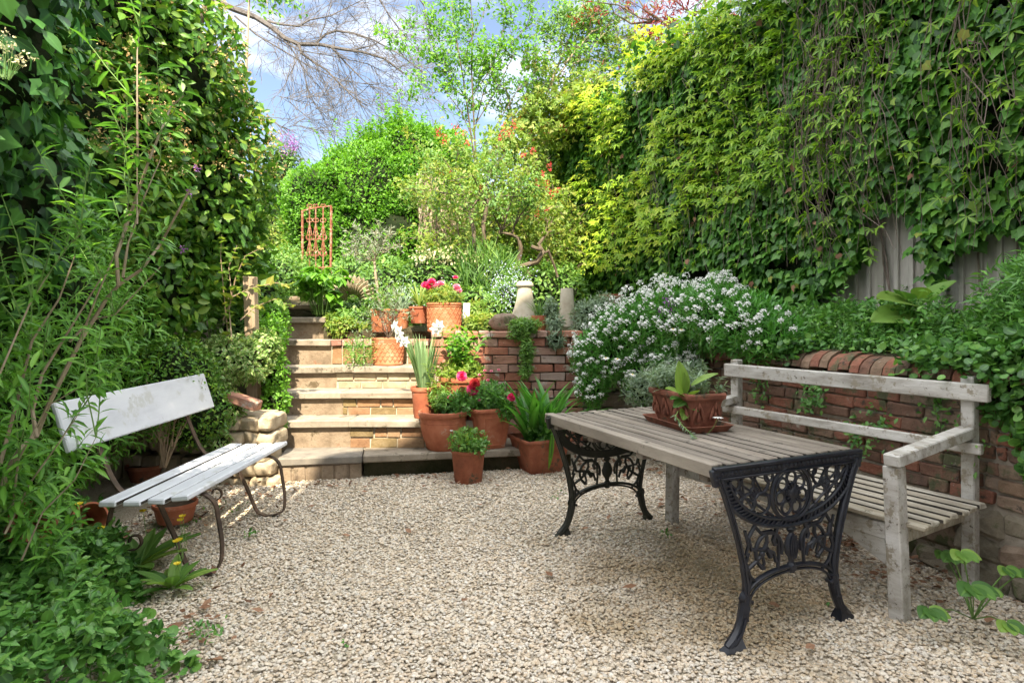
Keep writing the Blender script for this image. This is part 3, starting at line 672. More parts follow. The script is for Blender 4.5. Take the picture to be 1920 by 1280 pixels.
# ------------------------------------------------------------------ unseen house behind the photographer, outline shaped to cast the patio shade
house = thing('house', 'tall white rendered house with stepped gabled roofs standing behind the patio', 'house', (1, -3.2, 0))
HY = -2.6
sil = [(-5.5, 9.4), (-3.0, 10.3), (-2.25, 10.1), (-2.0, 9.2), (-1.8, 8.3), (-1.62, 7.7), (-1.4, 8.05), (-1.3, 9.0), (-1.05, 9.35), (-.55, 9.65), (0.0, 10.1), (.03, 11.6), (.78, 12.1), (.95, 13.2), (1.3, 14.4), (1.75, 15.2), (2.1, 14.5), (2.5, 14.4), (3.0, 15.5), (5.5, 15.6)]
b = MB(); vs = []
for (x, z) in sil: vs += [(x, HY, -.03), (x, HY, z), (x, HY-.6, z+.0), (x, HY-.6, -.03)]
fs = []
for i in range(len(sil)-1):
    for j in range(4): fs.append((i*4+j, (i+1)*4+j, (i+1)*4+(j+1) % 4, i*4+(j+1) % 4))
fs += [(0, 1, 2, 3), tuple((len(sil)-1)*4+j for j in (3, 2, 1, 0))]
b.add(vs, fs); b.build('wall', M['housebrick'], house)
for q0, q1 in zip(sil[:-1], sil[1:]):
    if abs(q1[0]-q0[0]) > .2: b = MB(); b.beam((q0[0], HY-.35, q0[1]+.03), (q1[0], HY-.35, q1[1]+.03), .9, .05); b.build('roof', M['rooftile'], house)
for x in (-2.2, .2, 3.0):
    for z in (1.5, 4.4):
        b = MB(); b.box((x, HY+.01, z), (1.0, .06, 1.5)); f_ = b.build('window_frame', M['whitepaint'], house)
        b = MB(); b.box((x-.22, HY+.035, z), (.40, .03, 1.36)); b.box((x+.22, HY+.035, z), (.40, .03, 1.36)); b.build('pane', M['iron'], f_)

# ------------------------------------------------------------------ slatted table with cast iron ends
TB = Vector((.783, 2.35, 0)); TL = Vector((-.409, .912, 0)).normalized(); TW = Vector((.912, .409, 0)).normalized(); UP = Vector((0, 0, 1))
tw, tl, th = .825, 1.45, .73
tab = thing('garden_table', 'weathered slatted wooden table on ornate black cast iron ends', 'table', tuple(TB+TL*tl/2+TW*tw/2))
def tp(l, w, z): return TB+TL*l+TW*w+UP*z
def shade_gaps(o, W, first=False):                        # slat sides painted near black for gap shade and dirt
    o.data.materials.append(M['gap_shade_grime'])
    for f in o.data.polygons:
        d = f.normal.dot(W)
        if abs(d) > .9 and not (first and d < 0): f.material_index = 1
nsl = 11; pitch = tw/nsl
for k in range(nsl):
    b = MB(); w = (k+.5)*pitch; l0 = .012 if k else .0
    m_ = 7; L0, L1 = .018, tl
    pa = tp(L0, w, th-.020); pb = tp(L1+random.uniform(-.006, .006), w+random.uniform(-.002, .002), th-.020)
    b.beam(pa, pb, pitch-.019, .040 if k else .046, UP, .0015, .004)
    if k == 0: b.v = [v if v[2] > th-.02 else (v[0], v[1], v[2]-.008) for v in b.v]
    shade_gaps(b.build('slat', M['teak'], tab), TW, k == 0)
b = MB()
for l in (.09, tl*.36, tl*.66, tl-.10): b.beam(tp(l, .03, th-.062), tp(l, tw-.03, th-.062), .05, .035)
b.build('batten', M['teak'], tab)
def cast_end(l0, mat, outward):
    o = MB(); I = tp(l0, tw/2, 0); U = TW; D = TL*outward                # outward = -1 towards the camera side
    P = lambda u, v, d=0: I+U*u+UP*v+D*d
    def bar(pts, r=.009, d=0, n=6, fl=None): o.tube([P(u, v, d) for u, v in pts], r, n=n, caps=True, flat_=fl)
    def circ(cu, cv, r, rr=.007, a0=0, a1=360, d=0, n=18, sq=1): bar([(cu+r*math.cos(R(a0+(a1-a0)*i/n)), cv+sq*r*math.sin(R(a0+(a1-a0)*i/n))) for i in range(n+1)], rr, d)
    def disk(cu, cv, r, th_, d=0, n=16):
        vs = [P(cu, cv, d+th_)]; vs += [P(cu+r*math.cos(2*math.pi*i/n), cv+r*math.sin(2*math.pi*i/n), d) for i in range(n)]
        vs += [P(cu+.55*r*math.cos(2*math.pi*i/n), cv+.55*r*math.sin(2*math.pi*i/n), d+th_*.9) for i in range(n)]
        vs += [P(cu, cv, d-th_*.4)]
        fs = [(1+i, 1+(i+1) % n, 1+n+(i+1) % n, 1+n+i) for i in range(n)]+[(1+n+i, 1+n+(i+1) % n, 0) for i in range(n)]+[(1+(i+1) % n, 1+i, 2*n+1) for i in range(n)]
        o.add(vs, fs)
    hw = tw/2+.008
    # top rail: three stepped mouldings with bead-and-reel
    o.beam(P(-hw, .722, .006), P(hw, .722, .006), .026, .014, UP, 0, .003)
    o.beam(P(-hw, .700, .0), P(hw, .700, .0), .018, .034, UP, 0, .003)
    o.beam(P(-hw+.004, .679, .003), P(hw-.004, .679, .003), .022, .009, UP, 0, .002)
    k = -hw+.018
    while k < hw-.01: disk(k, .701, .0105, .006, .009, 8); k += .0235
    for s in (-1, 1):
        o.beam(P(s*(hw-.012), .722, 0), P(s*(hw-.03), .655, 0), .024, .05, U, 0, .004)
        # outer leg, heavy channel section from the corner to the knee
        leg = [(s*.392, .69), (s*.360, .62), (s*.322, .52), (s*.288, .42), (s*.264, .33), (s*.250, .25), (s*.248, .20)]
        bar(leg, [.019, .018, .017, .016, .016, .017, .020], 0, 8, (1.0, .75, (0, 0, 1)))
        bar([(u+s*.013, v) for u, v in leg], .0055, .012, 5)
        # knee collar and splayed foot
        disk(s*.255, .195, .030, .020, -.002, 10); o.beam(P(s*.222, .172, .0), P(s*.262, .196, .0), .034, .016, UP, 0, .003)
        foot = [(s*.248, .205), (s*.258, .15), (s*.272, .10), (s*.292, .06), (s*.318, .03), (s*.345, .012)]
        bar(foot, [.022, .023, .021, .021, .023, .018], 0, 8)
        o.add([P(s*.27, .0, -.03), P(s*.37, .0, -.022), P(s*.37, .0, .022), P(s*.27, .0, .03), P(s*.285, .055, -.012), P(s*.345, .022, -.012), P(s*.345, .022, .012), P(s*.285, .055, .012)],
              [(0, 1, 5, 4), (1, 2, 6, 5), (2, 3, 7, 6), (3, 0, 4, 7), (4, 5, 6, 7), (3, 2, 1, 0)])
        bar([(s*.252, .165), (s*.262, .12), (s*.258, .11)], .010, .016, 5); bar([(s*.27, .12), (s*.285, .075), (s*.31, .045)], .006, .020, 4)
        # scrollwork in the lunette
        for (cu, cv, r, a0, a1) in ((.170, .640, .042, -60, 250), (.165, .560, .044, -20, 300), (.245, .640, .038, -100, 200), (.235, .570, .036, 0, 320), (.310, .650, .026, 0, 360), (.125, .665, .022, 0, 360),
                                    (.150, .495, .024, 0, 360), (.29, .60, .020, 0, 360), (.205, .605, .022, 0, 360), (.085, .475, .0165, 0, 360), (.345, .665, .013, 0, 360)):
            circ(s*cu, cv, r, .0062, a0 if s > 0 else 180-a0, a1 if s > 0 else 180-a1, 0, 14)
        bar([(s*.10, .50), (s*.15, .53), (s*.21, .57), (s*.27, .60), (s*.34, .665)], .006); bar([(s*.115, .585), (s*.20, .60), (s*.29, .655)], .005)
        bar([(s*.12, .635), (s*.16, .60), (s*.20, .66)], .005); bar([(s*.27, .67), (s*.26, .60), (s*.20, .53)], .005)
        # lower scrolls
        circ(s*.125, .362, .072, .0085, -70 if s > 0 else 250, 200 if s > 0 else -20, 0, 18)
        bar([(s*.20, .475), (s*.235, .43), (s*.222, .38), (s*.16, .372), (s*.10, .35), (s*.085, .31)], .0085)
        bar([(s*.245, .30), (s*.19, .33), (s*.16, .355), (s*.135, .40), (s*.14, .435), (s*.11, .44)], .0085)
        bar([(s*.20, .47), (s*.17, .44), (s*.11, .44), (s*.075, .40), (s*.07, .33), (s*.075, .282)], .0075)
        bar([(s*.235, .37), (s*.25, .33), (s*.225, .27), (s*.185, .235)], .008); bar([(s*.225, .27), (s*.235, .22)], .008)
        bar([(s*.165, .36), (s*.15, .315), (s*.165, .29)], .007); bar([(s*.255, .46), (s*.235, .40), (s*.25, .36)], .007)
        disk(s*.165, .355, .016, .012, .0, 8); bar([(s*.14, .375), (s*.115, .335)], .012)
        bar([(s*.08, .45), (s*.10, .40), (s*.09, .38)], .010)
    # great arc, doubled with rope ornament between
    arc = lambda t, r=1: ((.385*r)*math.cos(R(t)), .712-(.262+.01*(r-1))*abs(math.sin(R(t)))**.88*(r))
    A = [arc(t) for t in np.linspace(170, 10, 41)]; A2 = [arc(t, .885) for t in np.linspace(171, 9, 41)]
    bar(A, .009, .003); bar(A2, .0075, .003)
    o2 = [(A[i], A2[i]) for i in range(41)]
    for i in range(40):
        (a_, b_), (c_, d_) = o2[i], o2[i+1]
        o.add([P(*a_, .0), P(*c_, .0), P(*d_, .0), P(*b_, .0), P(*a_, -.008), P(*c_, -.008), P(*d_, -.008), P(*b_, -.008)], [(0, 1, 2, 3), (7, 6, 5, 4), (0, 4, 5, 1), (3, 2, 6, 7)])
        bar([a_, ((a_[0]+d_[0])/2, (a_[1]+d_[1])/2-.003), d_], .0045, .005, 4)
    # rosette
    circ(0, .583, .112, .009, 0, 360, .002, 30); circ(0, .583, .096, .004, 0, 360, .005, 30)
    for k in range(7): a_ = 2*math.pi*k/7+math.pi/2; circ(.064*math.cos(a_), .583+.064*math.sin(a_), .026, .0062, 0, 360, .001, 14)
    disk(0, .583, .040, .016, .002, 14)
    for k in range(14): a_ = 2*math.pi*k/14; bar([(.02*math.cos(a_), .583+.02*math.sin(a_)), (.041*math.cos(a_), .583+.041*math.sin(a_))], .0055, .012, 4)
    # centre urn
    urn = [(.010, .45), (.028, .435), (.012, .418), (.030, .395), (.040, .365), (.036, .340), (.018, .318), (.014, .30), (.026, .285)]
    vs = []; nn = 10
    for r_, v in urn:
        for j in range(nn): t = 2*math.pi*j/nn; vs.append(P(r_*math.cos(t), v, r_*.45*math.sin(t)))
    o.add(vs, [(i*nn+j, i*nn+(j+1) % nn, (i+1)*nn+(j+1) % nn, (i+1)*nn+j) for i in range(len(urn)-1) for j in range(nn)])
    for q in (-.022, -.008, .008, .022): bar([(q*.4, .41), (q, .365), (q*.4, .315)], .003, .018, 4)
    # lower arch, double moulded
    ar = [(.252*math.cos(R(t)), .175+.105*math.sin(R(t))**.8) for t in np.linspace(178, 2, 27)]
    bar(ar, .013, 0, 7, (1, .7, (0, 0, 1))); bar([(u*.93, v-.016) for u, v in ar], .006, .004, 5); disk(0, .275, .026, .016, .003, 10); bar([(0, .29), (0, .255)], .017)
    return o.build('cast_end', M[mat], tab, smooth=True)
cast_end(-.004, 'iron', -1); cast_end(tl-.07, 'irondull', 1)

# ------------------------------------------------------------------ planter and saucer on the table
pc = Vector((.94, 3.27, .73)); pd = Vector((.30, -.954, 0)); pn = Vector((.954, .30, 0))
sau = thing('pot_saucer', 'shallow rectangular terracotta saucer on the slatted table', 'saucer', tuple(pc))
def ribrect(b, c, rings, X, Y, n=7, rad=.25):
    """rounded-rectangle rings: (half x, half y, z)"""
    vs = []; pr_ = []
    for k in range(4):
        for j in range(n):
            t = math.pi/2*(k+j/(n-1)); cx = (1, -1, -1, 1)[k]; cy = (1, 1, -1, -1)[k]; pr_.append((t, cx, cy))
    m = len(pr_)
    for hx, hy, z in rings:
        r = min(hx, hy)*rad
        for t, cx, cy in pr_: vs.append(Vector(c)+X*(cx*(hx-r)+math.cos(t)*r)+Y*(cy*(hy-r)+math.sin(t)*r)+UP*z)
    fs = [(i*m+j, i*m+(j+1) % m, (i+1)*m+(j+1) % m, (i+1)*m+j) for i in range(len(rings)-1) for j in range(m)]+[tuple(range(m-1, -1, -1))]
    return b.add(vs, fs)
b = MB(); ribrect(b, pc, [(.215, .12, .0), (.235, .14, .03), (.24, .143, .034), (.228, .131, .034), (.21, .115, .014), (.001, .001, .012)], pd, pn); b.build('tray', M['terracotta_dark'], sau, smooth=True)
pl = thing('planter', 'oblong terracotta trough with swagged relief, sage leaves and silvery trailing plants on the table', 'planter', tuple(pc+UP*.015))
b = MB(); ribrect(b, pc, [(.165, .075, .015), (.175, .085, .05), (.188, .098, .14), (.192, .102, .155), (.205, .114, .165), (.208, .117, .185), (.203, .113, .193), (.188, .10, .193), (.18, .09, .16), (.001, .001, .155)], pd, pn, rad=.18)
for side, (X, Y, hx) in enumerate(((pd, pn, .185), (pd, -pn, .185), (pn, pd, .10), (pn, -pd, .10))):
    nn = 4 if side < 2 else 2; off = .088 if side < 2 else .178
    for k in range(nn):                              # raised leafy swags
        u0 = -hx+hx*2*(k+.5)/nn
        for (du, z0, z1, rr) in ((-.03, .06, .13, .010), (0, .05, .10, .014), (.03, .06, .13, .010), (.0, .11, .15, .012)):
            pts = [pc+X*(u0+du*(1-.6*t))+Y*(off+.002+.011*(z0+(z1-z0)*t)/.1)+UP*(z0+(z1-z0)*t) for t in (0, .5, 1)]
            b.tube(pts, [rr*.4, rr, rr*.3], n=6)
b.build('trough', M['terracotta_dark'], pl, smooth=True)
b = MB(); ribrect(b, pc+UP*.17, [(.18, .09, 0), (.001, .001, .006)], pd, pn); b.build('soil', M['soil'], pl)

# ------------------------------------------------------------------ white painted garden bench, right
F1 = Vector((1.68, 2.625, 0)); BL = Vector((-.481, .877, 0)).normalized(); BI = Vector((.877, .481, 0)).normalized(); bl = 1.393; bd = .60
wb = thing('garden_bench', 'long flaking white painted wooden bench with armrests against the brick wall', 'bench', tuple(F1+BL*bl/2+BI*.3))
def bp_(l, a, z): return F1+BL*l+BI*a+UP*z
def wpart(name, p, q, w, h, mat='benchwood', up=UP, jit=.002, ch=.005, parent=wb):
    b = MB(); p = Vector(p); q = Vector(q); n = 6
    b.beam(p, q, w, h, up, jit, ch); return b.build(name, M[mat], parent)
for l, s in ((0, 1), (bl, -1)):
    wpart('leg', bp_(l, .012, -.02), bp_(l+.02*s, .0, .665), .064, .066, 'benchwood', BI)
    wpart('leg', bp_(l, bd+.01, -.02), bp_(l, bd, 1.03), .058, .056, 'benchwood', BI)
    wpart('armrest', bp_(l, -.055, .695), bp_(l, bd-.02, .765), .068, .05)
    wpart('seat_rail', bp_(l+.03*s, .03, .355), bp_(l+.03*s, bd+.05, .375), .04, .085, 'slatwood')
wpart('top_rail', bp_(-.105, bd-.052, .96), bp_(bl+.05, bd-.052, .96), .035, .082)
wpart('back_rail', bp_(-.075, bd-.05, .695), bp_(bl+.07, bd-.05, .695), .03, .052)
wpart('front_rail', bp_(.0, .045, .355), bp_(bl, .045, .355), .03, .07, 'benchwood')
b = MB(); a_ = bp_(.08, .045, .33); c_ = bp_(.34, .045, .325); e_ = bp_(.06, .045, .20); k_ = BI*.012
b.add([a_-k_, c_-k_, e_-k_, a_+k_, c_+k_, e_+k_], [(0, 1, 2), (5, 4, 3), (0, 3, 4, 1), (1, 4, 5, 2), (2, 5, 3, 0)]); b.build('bracket', M['benchwood'], wb)
for k in range(7):
    a_ = .045+k*.083; o_ = wpart('seat_slat', bp_(-.085+random.uniform(-.012, .012), a_, .415+.003*k), bp_(bl+.03, a_, .415+.003*k), .058, .024, 'slatwood', jit=.003); shade_gaps(o_, BI, k == 0)

# ------------------------------------------------------------------ white slatted bench on iron straps, left
lbn = thing('garden_bench', 'white painted plank bench on curved iron straps beside the green border', 'bench', (-1.85, 3.5, 0))
y0, y1 = 2.87, 4.20
for k, (x, z) in enumerate(((-1.925, .425), (-1.817, .424), (-1.708, .430), (-1.600, .441))):
    o_ = wpart('seat_slat', (x, y0+.012*k, z), (x+.01, y1-.01*k, z+.008), .084, .026, 'whitepaint', UP if k < 3 else Vector((-.12, 0, 1)), jit=.0015, ch=.006, parent=lbn); shade_gaps(o_, Vector((-1, 0, 0)), k == 3)
b = MB(); nx = Vector((.94, 0, .30)).normalized(); ux = Vector((-.30, 0, .94)).normalized()
b.box((-2.125, 3.53, .80), (.026, 1.38, .245), nx, (0, 1, .012), ux, .001, .006); b.build('backrest', M['whitepaint'], lbn)
def strap(b, pts, y, w=.034, t=.008):
    pts = [Vector((x, y, z)) for x, z in pts]; out = []
    for i in range(len(pts)-1):                       # Catmull-Rom smoothing
        p0 = pts[max(i-1, 0)]; p1 = pts[i]; p2 = pts[i+1]; p3 = pts[min(i+2, len(pts)-1)]
        for k in range(5):
            t_ = k/5; out.append(.5*((2*p1)+(p2-p0)*t_+(2*p0-5*p1+4*p2-p3)*t_*t_+(3*p1-p0-3*p2+p3)*t_**3))
    out.append(pts[-1]); vs = []
    for i, p in enumerate(out):
        d = (out[min(i+1, len(out)-1)]-out[max(i-1, 0)]).normalized(); nrm = Vector((-d.z, 0, d.x))
        for sy, sn in ((-1, -1), (1, -1), (1, 1), (-1, 1)): vs.append(p+Vector((0, sy*w/2, 0))+nrm*sn*t/2)
    fs = [(i*4+j, i*4+(j+1) % 4, (i+1)*4+(j+1) % 4, (i+1)*4+j) for i in range(len(out)-1) for j in range(4)]+[(3, 2, 1, 0), tuple((len(out)-1)*4+j for j in range(4))]
    b.add(vs, fs)
for y in (3.08, 3.93):
    gzz = gz(0, y)
    b = MB(); strap(b, [(-2.20, .90), (-2.145, .76), (-2.085, .60), (-2.03, .48), (-1.97, .415), (-1.88, .402), (-1.7, .405), (-1.60, .412)], y); b.build('back_strap', M['ironrust'], lbn, smooth=False)
    b = MB(); strap(b, [(-1.66, .405), (-1.575, .415), (-1.515, .37), (-1.495, .28), (-1.478, .16), (-1.485, .07), (-1.52, .02+gzz), (-1.58, .005+gzz), (-1.635, .02+gzz), (-1.665, .07), (-1.72, .20), (-1.78, .33), (-1.81, .402)], y); b.build('leg', M['ironrust'], lbn)
    b = MB(); strap(b, [(-1.96, .405), (-2.03, .36), (-2.06, .24), (-2.085, .10), (-2.075, .02+gzz), (-2.03, .0+gzz), (-1.98, .03+gzz)], y); b.build('leg', M['ironrust'], lbn)
    b = MB(); strap(b, [(-2.06, .22), (-2.0, .16), (-1.93, .13), (-1.89, .16), (-1.90, .20), (-1.94, .20), (-1.95, .17)], y, .022, .006); b.build('scroll', M['ironrust'], lbn)

# ------------------------------------------------------------------ post and rusty gate
b = MB(); pp = at(474, 575, 4.95); b.box((pp.x-.0, 4.95, .93), (.088, .088, 1.45), jit=.003, ch=.004, Z=(-.03, 0, 1))
for k_ in (0.3, 1.5): pass
tag(b.build('wooden_post', M['postwood'], None, loc=(pp.x, 4.95, .2)), 'square weathered timber post standing in the greenery left of the steps', 'post')
gt = thing('iron_gate', 'rusty wrought iron gate panel with scrolled bars at the top of the path', 'gate', (-2.75, 8.4, 1.7))
Yg = 8.4
def gpt(px, py): return at(px, py, Yg)
b = MB()
b.tube([gpt(567, 520), gpt(567, 396)], .017, n=6); b.tube([gpt(620, 520), gpt(621, 387)], .018, n=6); b.build('upright', M['rust'], gt)
b = MB(); b.tube([gpt(567, 505), gpt(621, 500)], .012, n=5); b.build('crossbar', M['rust'], gt)
b = MB(); b.tube([gpt(565, 396), gpt(580, 392), gpt(596, 389), (gpt(610, 387.5)), gpt(622, 386)], .012, n=5)
b.build('crossbar', M['rust'], gt)
for i, x in enumerate((580.5, 592, 606)):
    b = MB(); b.tube([gpt(x, 515), gpt(x, 388)], .010, n=5)
    for y_, r_ in ((413, 3.5), (445, 4.5), (475, 4.5), (386, 3.0)):
        for s in (-1, 1):
            pts = [gpt(x+s*(r_*.75+r_*.75*math.cos(t)), y_+r_*1.0*math.sin(t)) for t in np.linspace(-2.6, 3.2, 12)]
            b.tube(pts, .0065, n=4)
        if y_ in (445, 475):
            for s in (-1, 1): b.tube([gpt(x+s*1, y_-22), gpt(x+s*3.6, y_-8), gpt(x+s*5.5, y_), gpt(x+s*2, y_+6)], .0065, n=4)
    b.build('scrolled_bar', M['rust'], gt)

# ------------------------------------------------------------------ plants: makers
def tuft(name, tpl, c, n, r, h, size, mat, parent, up=1.0, spread=1.0, seed=0, zs=0.0, hang=0, sv=.35):
    """loose leafy dome of leaves around c: radius r, height h"""
    P, N = blobs([Vector(c)+Vector((0, 0, h*.35))], [[r, r, h*.65]], n, shell=.75, lump=.12*r/.15 if r < .15 else .12, lscale=1.2/r*.5, seed=seed)
    P[:, 2] = np.maximum(P[:, 2], c[2]-hang)
    D, Nn = leafdirs(N, up=.6, jitter=.6, droop=-.3*up, out=.9*spread)
    return leaves(name, tpl, P, D, Nn, size*(1-sv+2*sv*rng.random(len(P))), mat, parent)
def sprays(b, c, n, L, r0=.0025, lean=.5, mat=None, up=1):
    """thin stems fanning from c; returns stem paths"""
    out = []
    for k in range(n):
        t = random.uniform(0, 6.28); ln = random.uniform(.1, lean); d = Vector((math.cos(t)*ln, math.sin(t)*ln, up)).normalized()
        p = Vector(c)+Vector((math.cos(t), math.sin(t), 0))*random.uniform(0, .03); pts = [p]; l = L*random.uniform(.6, 1.1)
        for i in range(5): d = (d+Vector((random.gauss(0, .07), random.gauss(0, .07), -.04*ln))).normalized(); pts.append(pts[-1]+d*l/5)
        b.tube(pts, [r0*(1-.14*i) for i in range(6)], n=3, caps=False); out.append(pts)
    return out
def onstems(paths, per, f0=.15):
    P = []; D = []
    for pts in paths:
        for k in range(per):
            t = (f0+(1-f0)*(k+random.random())/per)*(len(pts)-1); i = min(int(t), len(pts)-2); q = pts[i].lerp(pts[i+1], t-i)
            ax = (pts[i+1]-pts[i]).normalized(); s = Vector([random.gauss(0, 1) for _ in range(3)]); s = (s-ax*s.dot(ax)).normalized()
            P.append(q); D.append(s*.9+ax*.55)
    return np.array([p[:] for p in P]), np.array([d[:] for d in D])
def stemleaves(name, tpl, paths, per, size, mat, parent, f0=.15, sv=.3, droop=.15):
    P, D = onstems(paths, per, f0); D[:, 2] -= droop
    N = np.tile([0, 0, 1.0], (len(P), 1))+rdir(len(P))*.45
    return leaves(name, tpl, P, D, N, size*(1-sv+2*sv*rng.random(len(P))), mat, parent)
def ranunculus(c, r, mat, parent, name='flower', face=(0, -.5, .8)):
    f = Vector(face).normalized(); P = []; D = []; N = []; S = []
    for ring, (n, tilt, rr, s) in enumerate(((5, .15, .0, .55), (7, .5, .12, .7), (9, .85, .2, .85), (10, 1.15, .28, 1.0), (9, 1.5, .3, 1.05))):
        for k in range(n):
            t = 2*math.pi*(k+.5*ring)/n+random.uniform(-.15, .15); X = f.orthogonal().normalized(); Y = f.cross(X); s_ = X*math.cos(t)+Y*math.sin(t)
            P.append(Vector(c)+s_*rr*r*.55-f*.15*ring*r*.6); D.append(f*math.cos(tilt)+s_*math.sin(tilt)); N.append(f*math.sin(tilt)-s_*math.cos(tilt)+f*.2); S.append(r*s*.95)
    wide = (ROUND[0]*np.array([1.05, 1, 1.5]), ROUND[1], ROUND[2]*.0+.5)
    return leaves(name, wide, P, D, N, S, mat, parent)
def stemto(b, p, q, r=.0022, bow=.03):
    p = Vector(p); q = Vector(q); m = (p+q)/2+Vector((random.uniform(-bow, bow), random.uniform(-bow, bow), 0)); b.tube([p, (p+m)/2, m, (q+m)/2, q], r, n=4, caps=False)
def roundpot(t, c, r, h, mat, rb=None, rim=.16, name='pot', style='collar', n=40, soil=True):
    rb = rb or r*.72; c = Vector(c); b = MB(); rz = h*(1-rim)
    if style == 'collar': prof = [(0.001, 0), (rb*.96, 0), (rb, .006), (rb+(r*.93-rb)*.9, rz*.97), (r*.925, rz), (r*.985, rz+.004), (r, rz+.012), (r, h-.008), (r*.985, h), (r*.93, h), (r*.90, h-.01), (r*.86, h*.8), (r*.82, h*.7)]
    elif style == 'bowl': prof = [(0.001, 0), (rb*.95, 0), (rb, .01), (rb+(r-rb)*.45, h*.3), (rb+(r-rb)*.78, h*.62), (r*.91, h*.70), (r*.925, h*.71), (r*.925, h*.725), (r*.915, h*.74), (r*.95, h*.86), (r*.995, h*.875), (r*1.02, h*.92), (r*1.0, h*.985), (r*.96, h), (r*.92, h*.985), (r*.88, h*.9), (r*.82, h*.7)]
    elif style == 'lattice': prof = [(0.001, 0), (rb*.98, 0), (rb*1.01, .008), (rb*1.01, .02), (rb*.99, .024), (r*.955, h*.86), (r*.985, h*.865), (r*.985, h*.885), (r*.96, h*.89), (r*.97, h*.93), (r*1.0, h*.935), (r*1.0, h*.99), (r*.98, h), (r*.92, h), (r*.88, h*.9), (r*.82, h*.72)]
    b.lathe(c, prof, n=n, wob=.004)
    if style == 'lattice':
        z0, z1 = .035, h*.84; rr = lambda z: rb*.99+(r*.955-rb*.99)*z/(h*.86)
        for k in range(20):
            for s in (-1, 1):
                pts = []
                for i in range(9):
                    f = i/8; z = z0+(z1-z0)*f; tt = 2*math.pi*k/20+s*f*2*math.pi/20*2.5; pts.append(c+Vector((math.cos(tt)*rr(z), math.sin(tt)*rr(z), z)))
                b.tube(pts, .0042, n=4, caps=False)
        for k in range(40):
            for i in range(5):
                f = (i+.5+(k % 2)*0)/5; z = z0+(z1-z0)*f; tt = 2*math.pi*k/40; q = c+Vector((math.cos(tt)*rr(z), math.sin(tt)*rr(z), z))
                if (k+i) % 2 == 0: b.tube([q+Vector((0, 0, -.007)), q, q+Vector((0, 0, .007))], [.001, .006, .001], n=5, caps=False)
    o = b.build(name, M[mat], t, smooth=True)
    if soil:
        s = MB(); s.lathe(c, [(r*.87, h*.86), (r*.5, h*.88), (.001, h*.89)], n=20, cap=False); s.build('soil', M['soil'], t)
    return o
def squarepot(t, c, w, h, mat, ang, wb=None, panel=True, w2=None):
    c = Vector(c); X = Vector((math.cos(ang), math.sin(ang), 0)); Y = Vector((-math.sin(ang), math.cos(ang), 0)); wb = wb or w*.72; w2 = w2 or w; q = w2/w
    b = MB(); a, bb = w/2, wb/2
    ribrect(b, c, [(bb*.97, bb*.97*q, 0), (bb, bb*q, .008), (a*.93, a*.93*q, h*.9), (a*.985, a*.985*q, h*.905), (a, a*q, h*.92), (a, a*q, h*.985), (a*.985, a*.985*q, h), (a*.92, a*.92*q, h), (a*.88, a*.88*q, h*.85), (.001, .001, h*.84)], X, Y, n=5, rad=.16)
    if panel:
        for (U, V, k1, k2) in ((X, Y, 1, q), (X, -Y, 1, q), (Y, X, q, 1), (Y, -X, q, 1)):
            def fp(u, f): ww = (bb+(a*.93-bb)*f/.9); return c+U*(u*ww*k1)+V*(ww*k2+.001)+UP*(h*f)
            for (u0, f0, u1, f1) in ((-.55, .1, -.55, .78), (.55, .1, .55, .78), (-.55, .78, .55, .78), (-.55, .1, .55, .1)): b.tube([fp(u0, f0), fp(u1, f1)], .005, n=4)
    b.build('pot', M[mat], t, smooth=True); s = MB(); ribrect(s, c, [(a*.88, a*.88*q, h*.87), (.001, .001, h*.885)], X, Y); s.build('soil', M['soil'], t)
PG = 'potted plants on and around the steps'

# front old pot
c = Vector((at(878, 0, 4.66).x, 4.66, .055))
t = thing('potted_plant', 'small mossy terracotta pot of ferny leaves standing on the gravel in front of the platform', 'potted plant', tuple(c), PG)
roundpot(t, c, .138, .255, 'terracotta_old', rb=.105, rim=.10)
tuft('foliage', TRIF, c+UP*.26, 520, .155, .15, .032, M['mid'], t, hang=.05, seed=2); tuft('foliage', OVAL, c+UP*.25+Vector((.06, -.07, 0)), 200, .11, .09, .03, M['cover'], t, hang=.06, seed=5)
tuft('young_leaves', OVAL, c+UP*.30+Vector((-.01, -.05, 0)), 28, .045, .07, .035, M['yellowgreen'], t, seed=8)
b = MB(); q = c+Vector((-.125, -.05, .40)); stemto(b, c+Vector((-.10, -.04, .24)), q); b.build('stem', M['greenstem'], t)
leaves('flower', DIAM, [q]*12, [(math.cos(k), math.sin(k), .3) for k in np.linspace(0, 6.28, 12)], [(0, 0, 1)]*12, .016, M['white'], t)
# bowl pot on the platform
c = Vector((at(831, 0, 4.98).x, 4.99, .242))
t = thing('potted_plant', 'large bowl shaped terracotta pot of feathery greenery with a pink bud on the platform', 'potted plant', tuple(c), PG)
roundpot(t, c, .205, .315, 'terracotta', rb=.135, style='bowl')
b = MB(); ps = sprays(b, c+UP*.28, 46, .24, lean=.9); b.build('stem', M['greenstem'], t)
stemleaves('foliage', LANCE, ps, 22, .045, M['mid'], t); tuft('foliage', TRIF, c+UP*.30+Vector((.12, -.05, 0)), 300, .13, .16, .035, M['cover'], t, hang=.08, seed=7)
ps2 = []; b = MB(); ps2 = sprays(b, c+UP*.28+Vector((-.06, .02, 0)), 7, .42, lean=.35); b.build('stem', M['greenstem'], t); stemleaves('foliage', LANCE, ps2, 30, .055, M['yellowgreen'], t)
b = MB()
for (px, py, r_, m_) in ((845, 746, .030, 'pink'), (866, 772, .016, 'palepink')):
    q = at(px, py, 4.93); stemto(b, c+Vector((.05, -.02, .28)), q); ranunculus(q, r_, M[m_], t)
b.build('flower_stem', M['greenstem'], t)
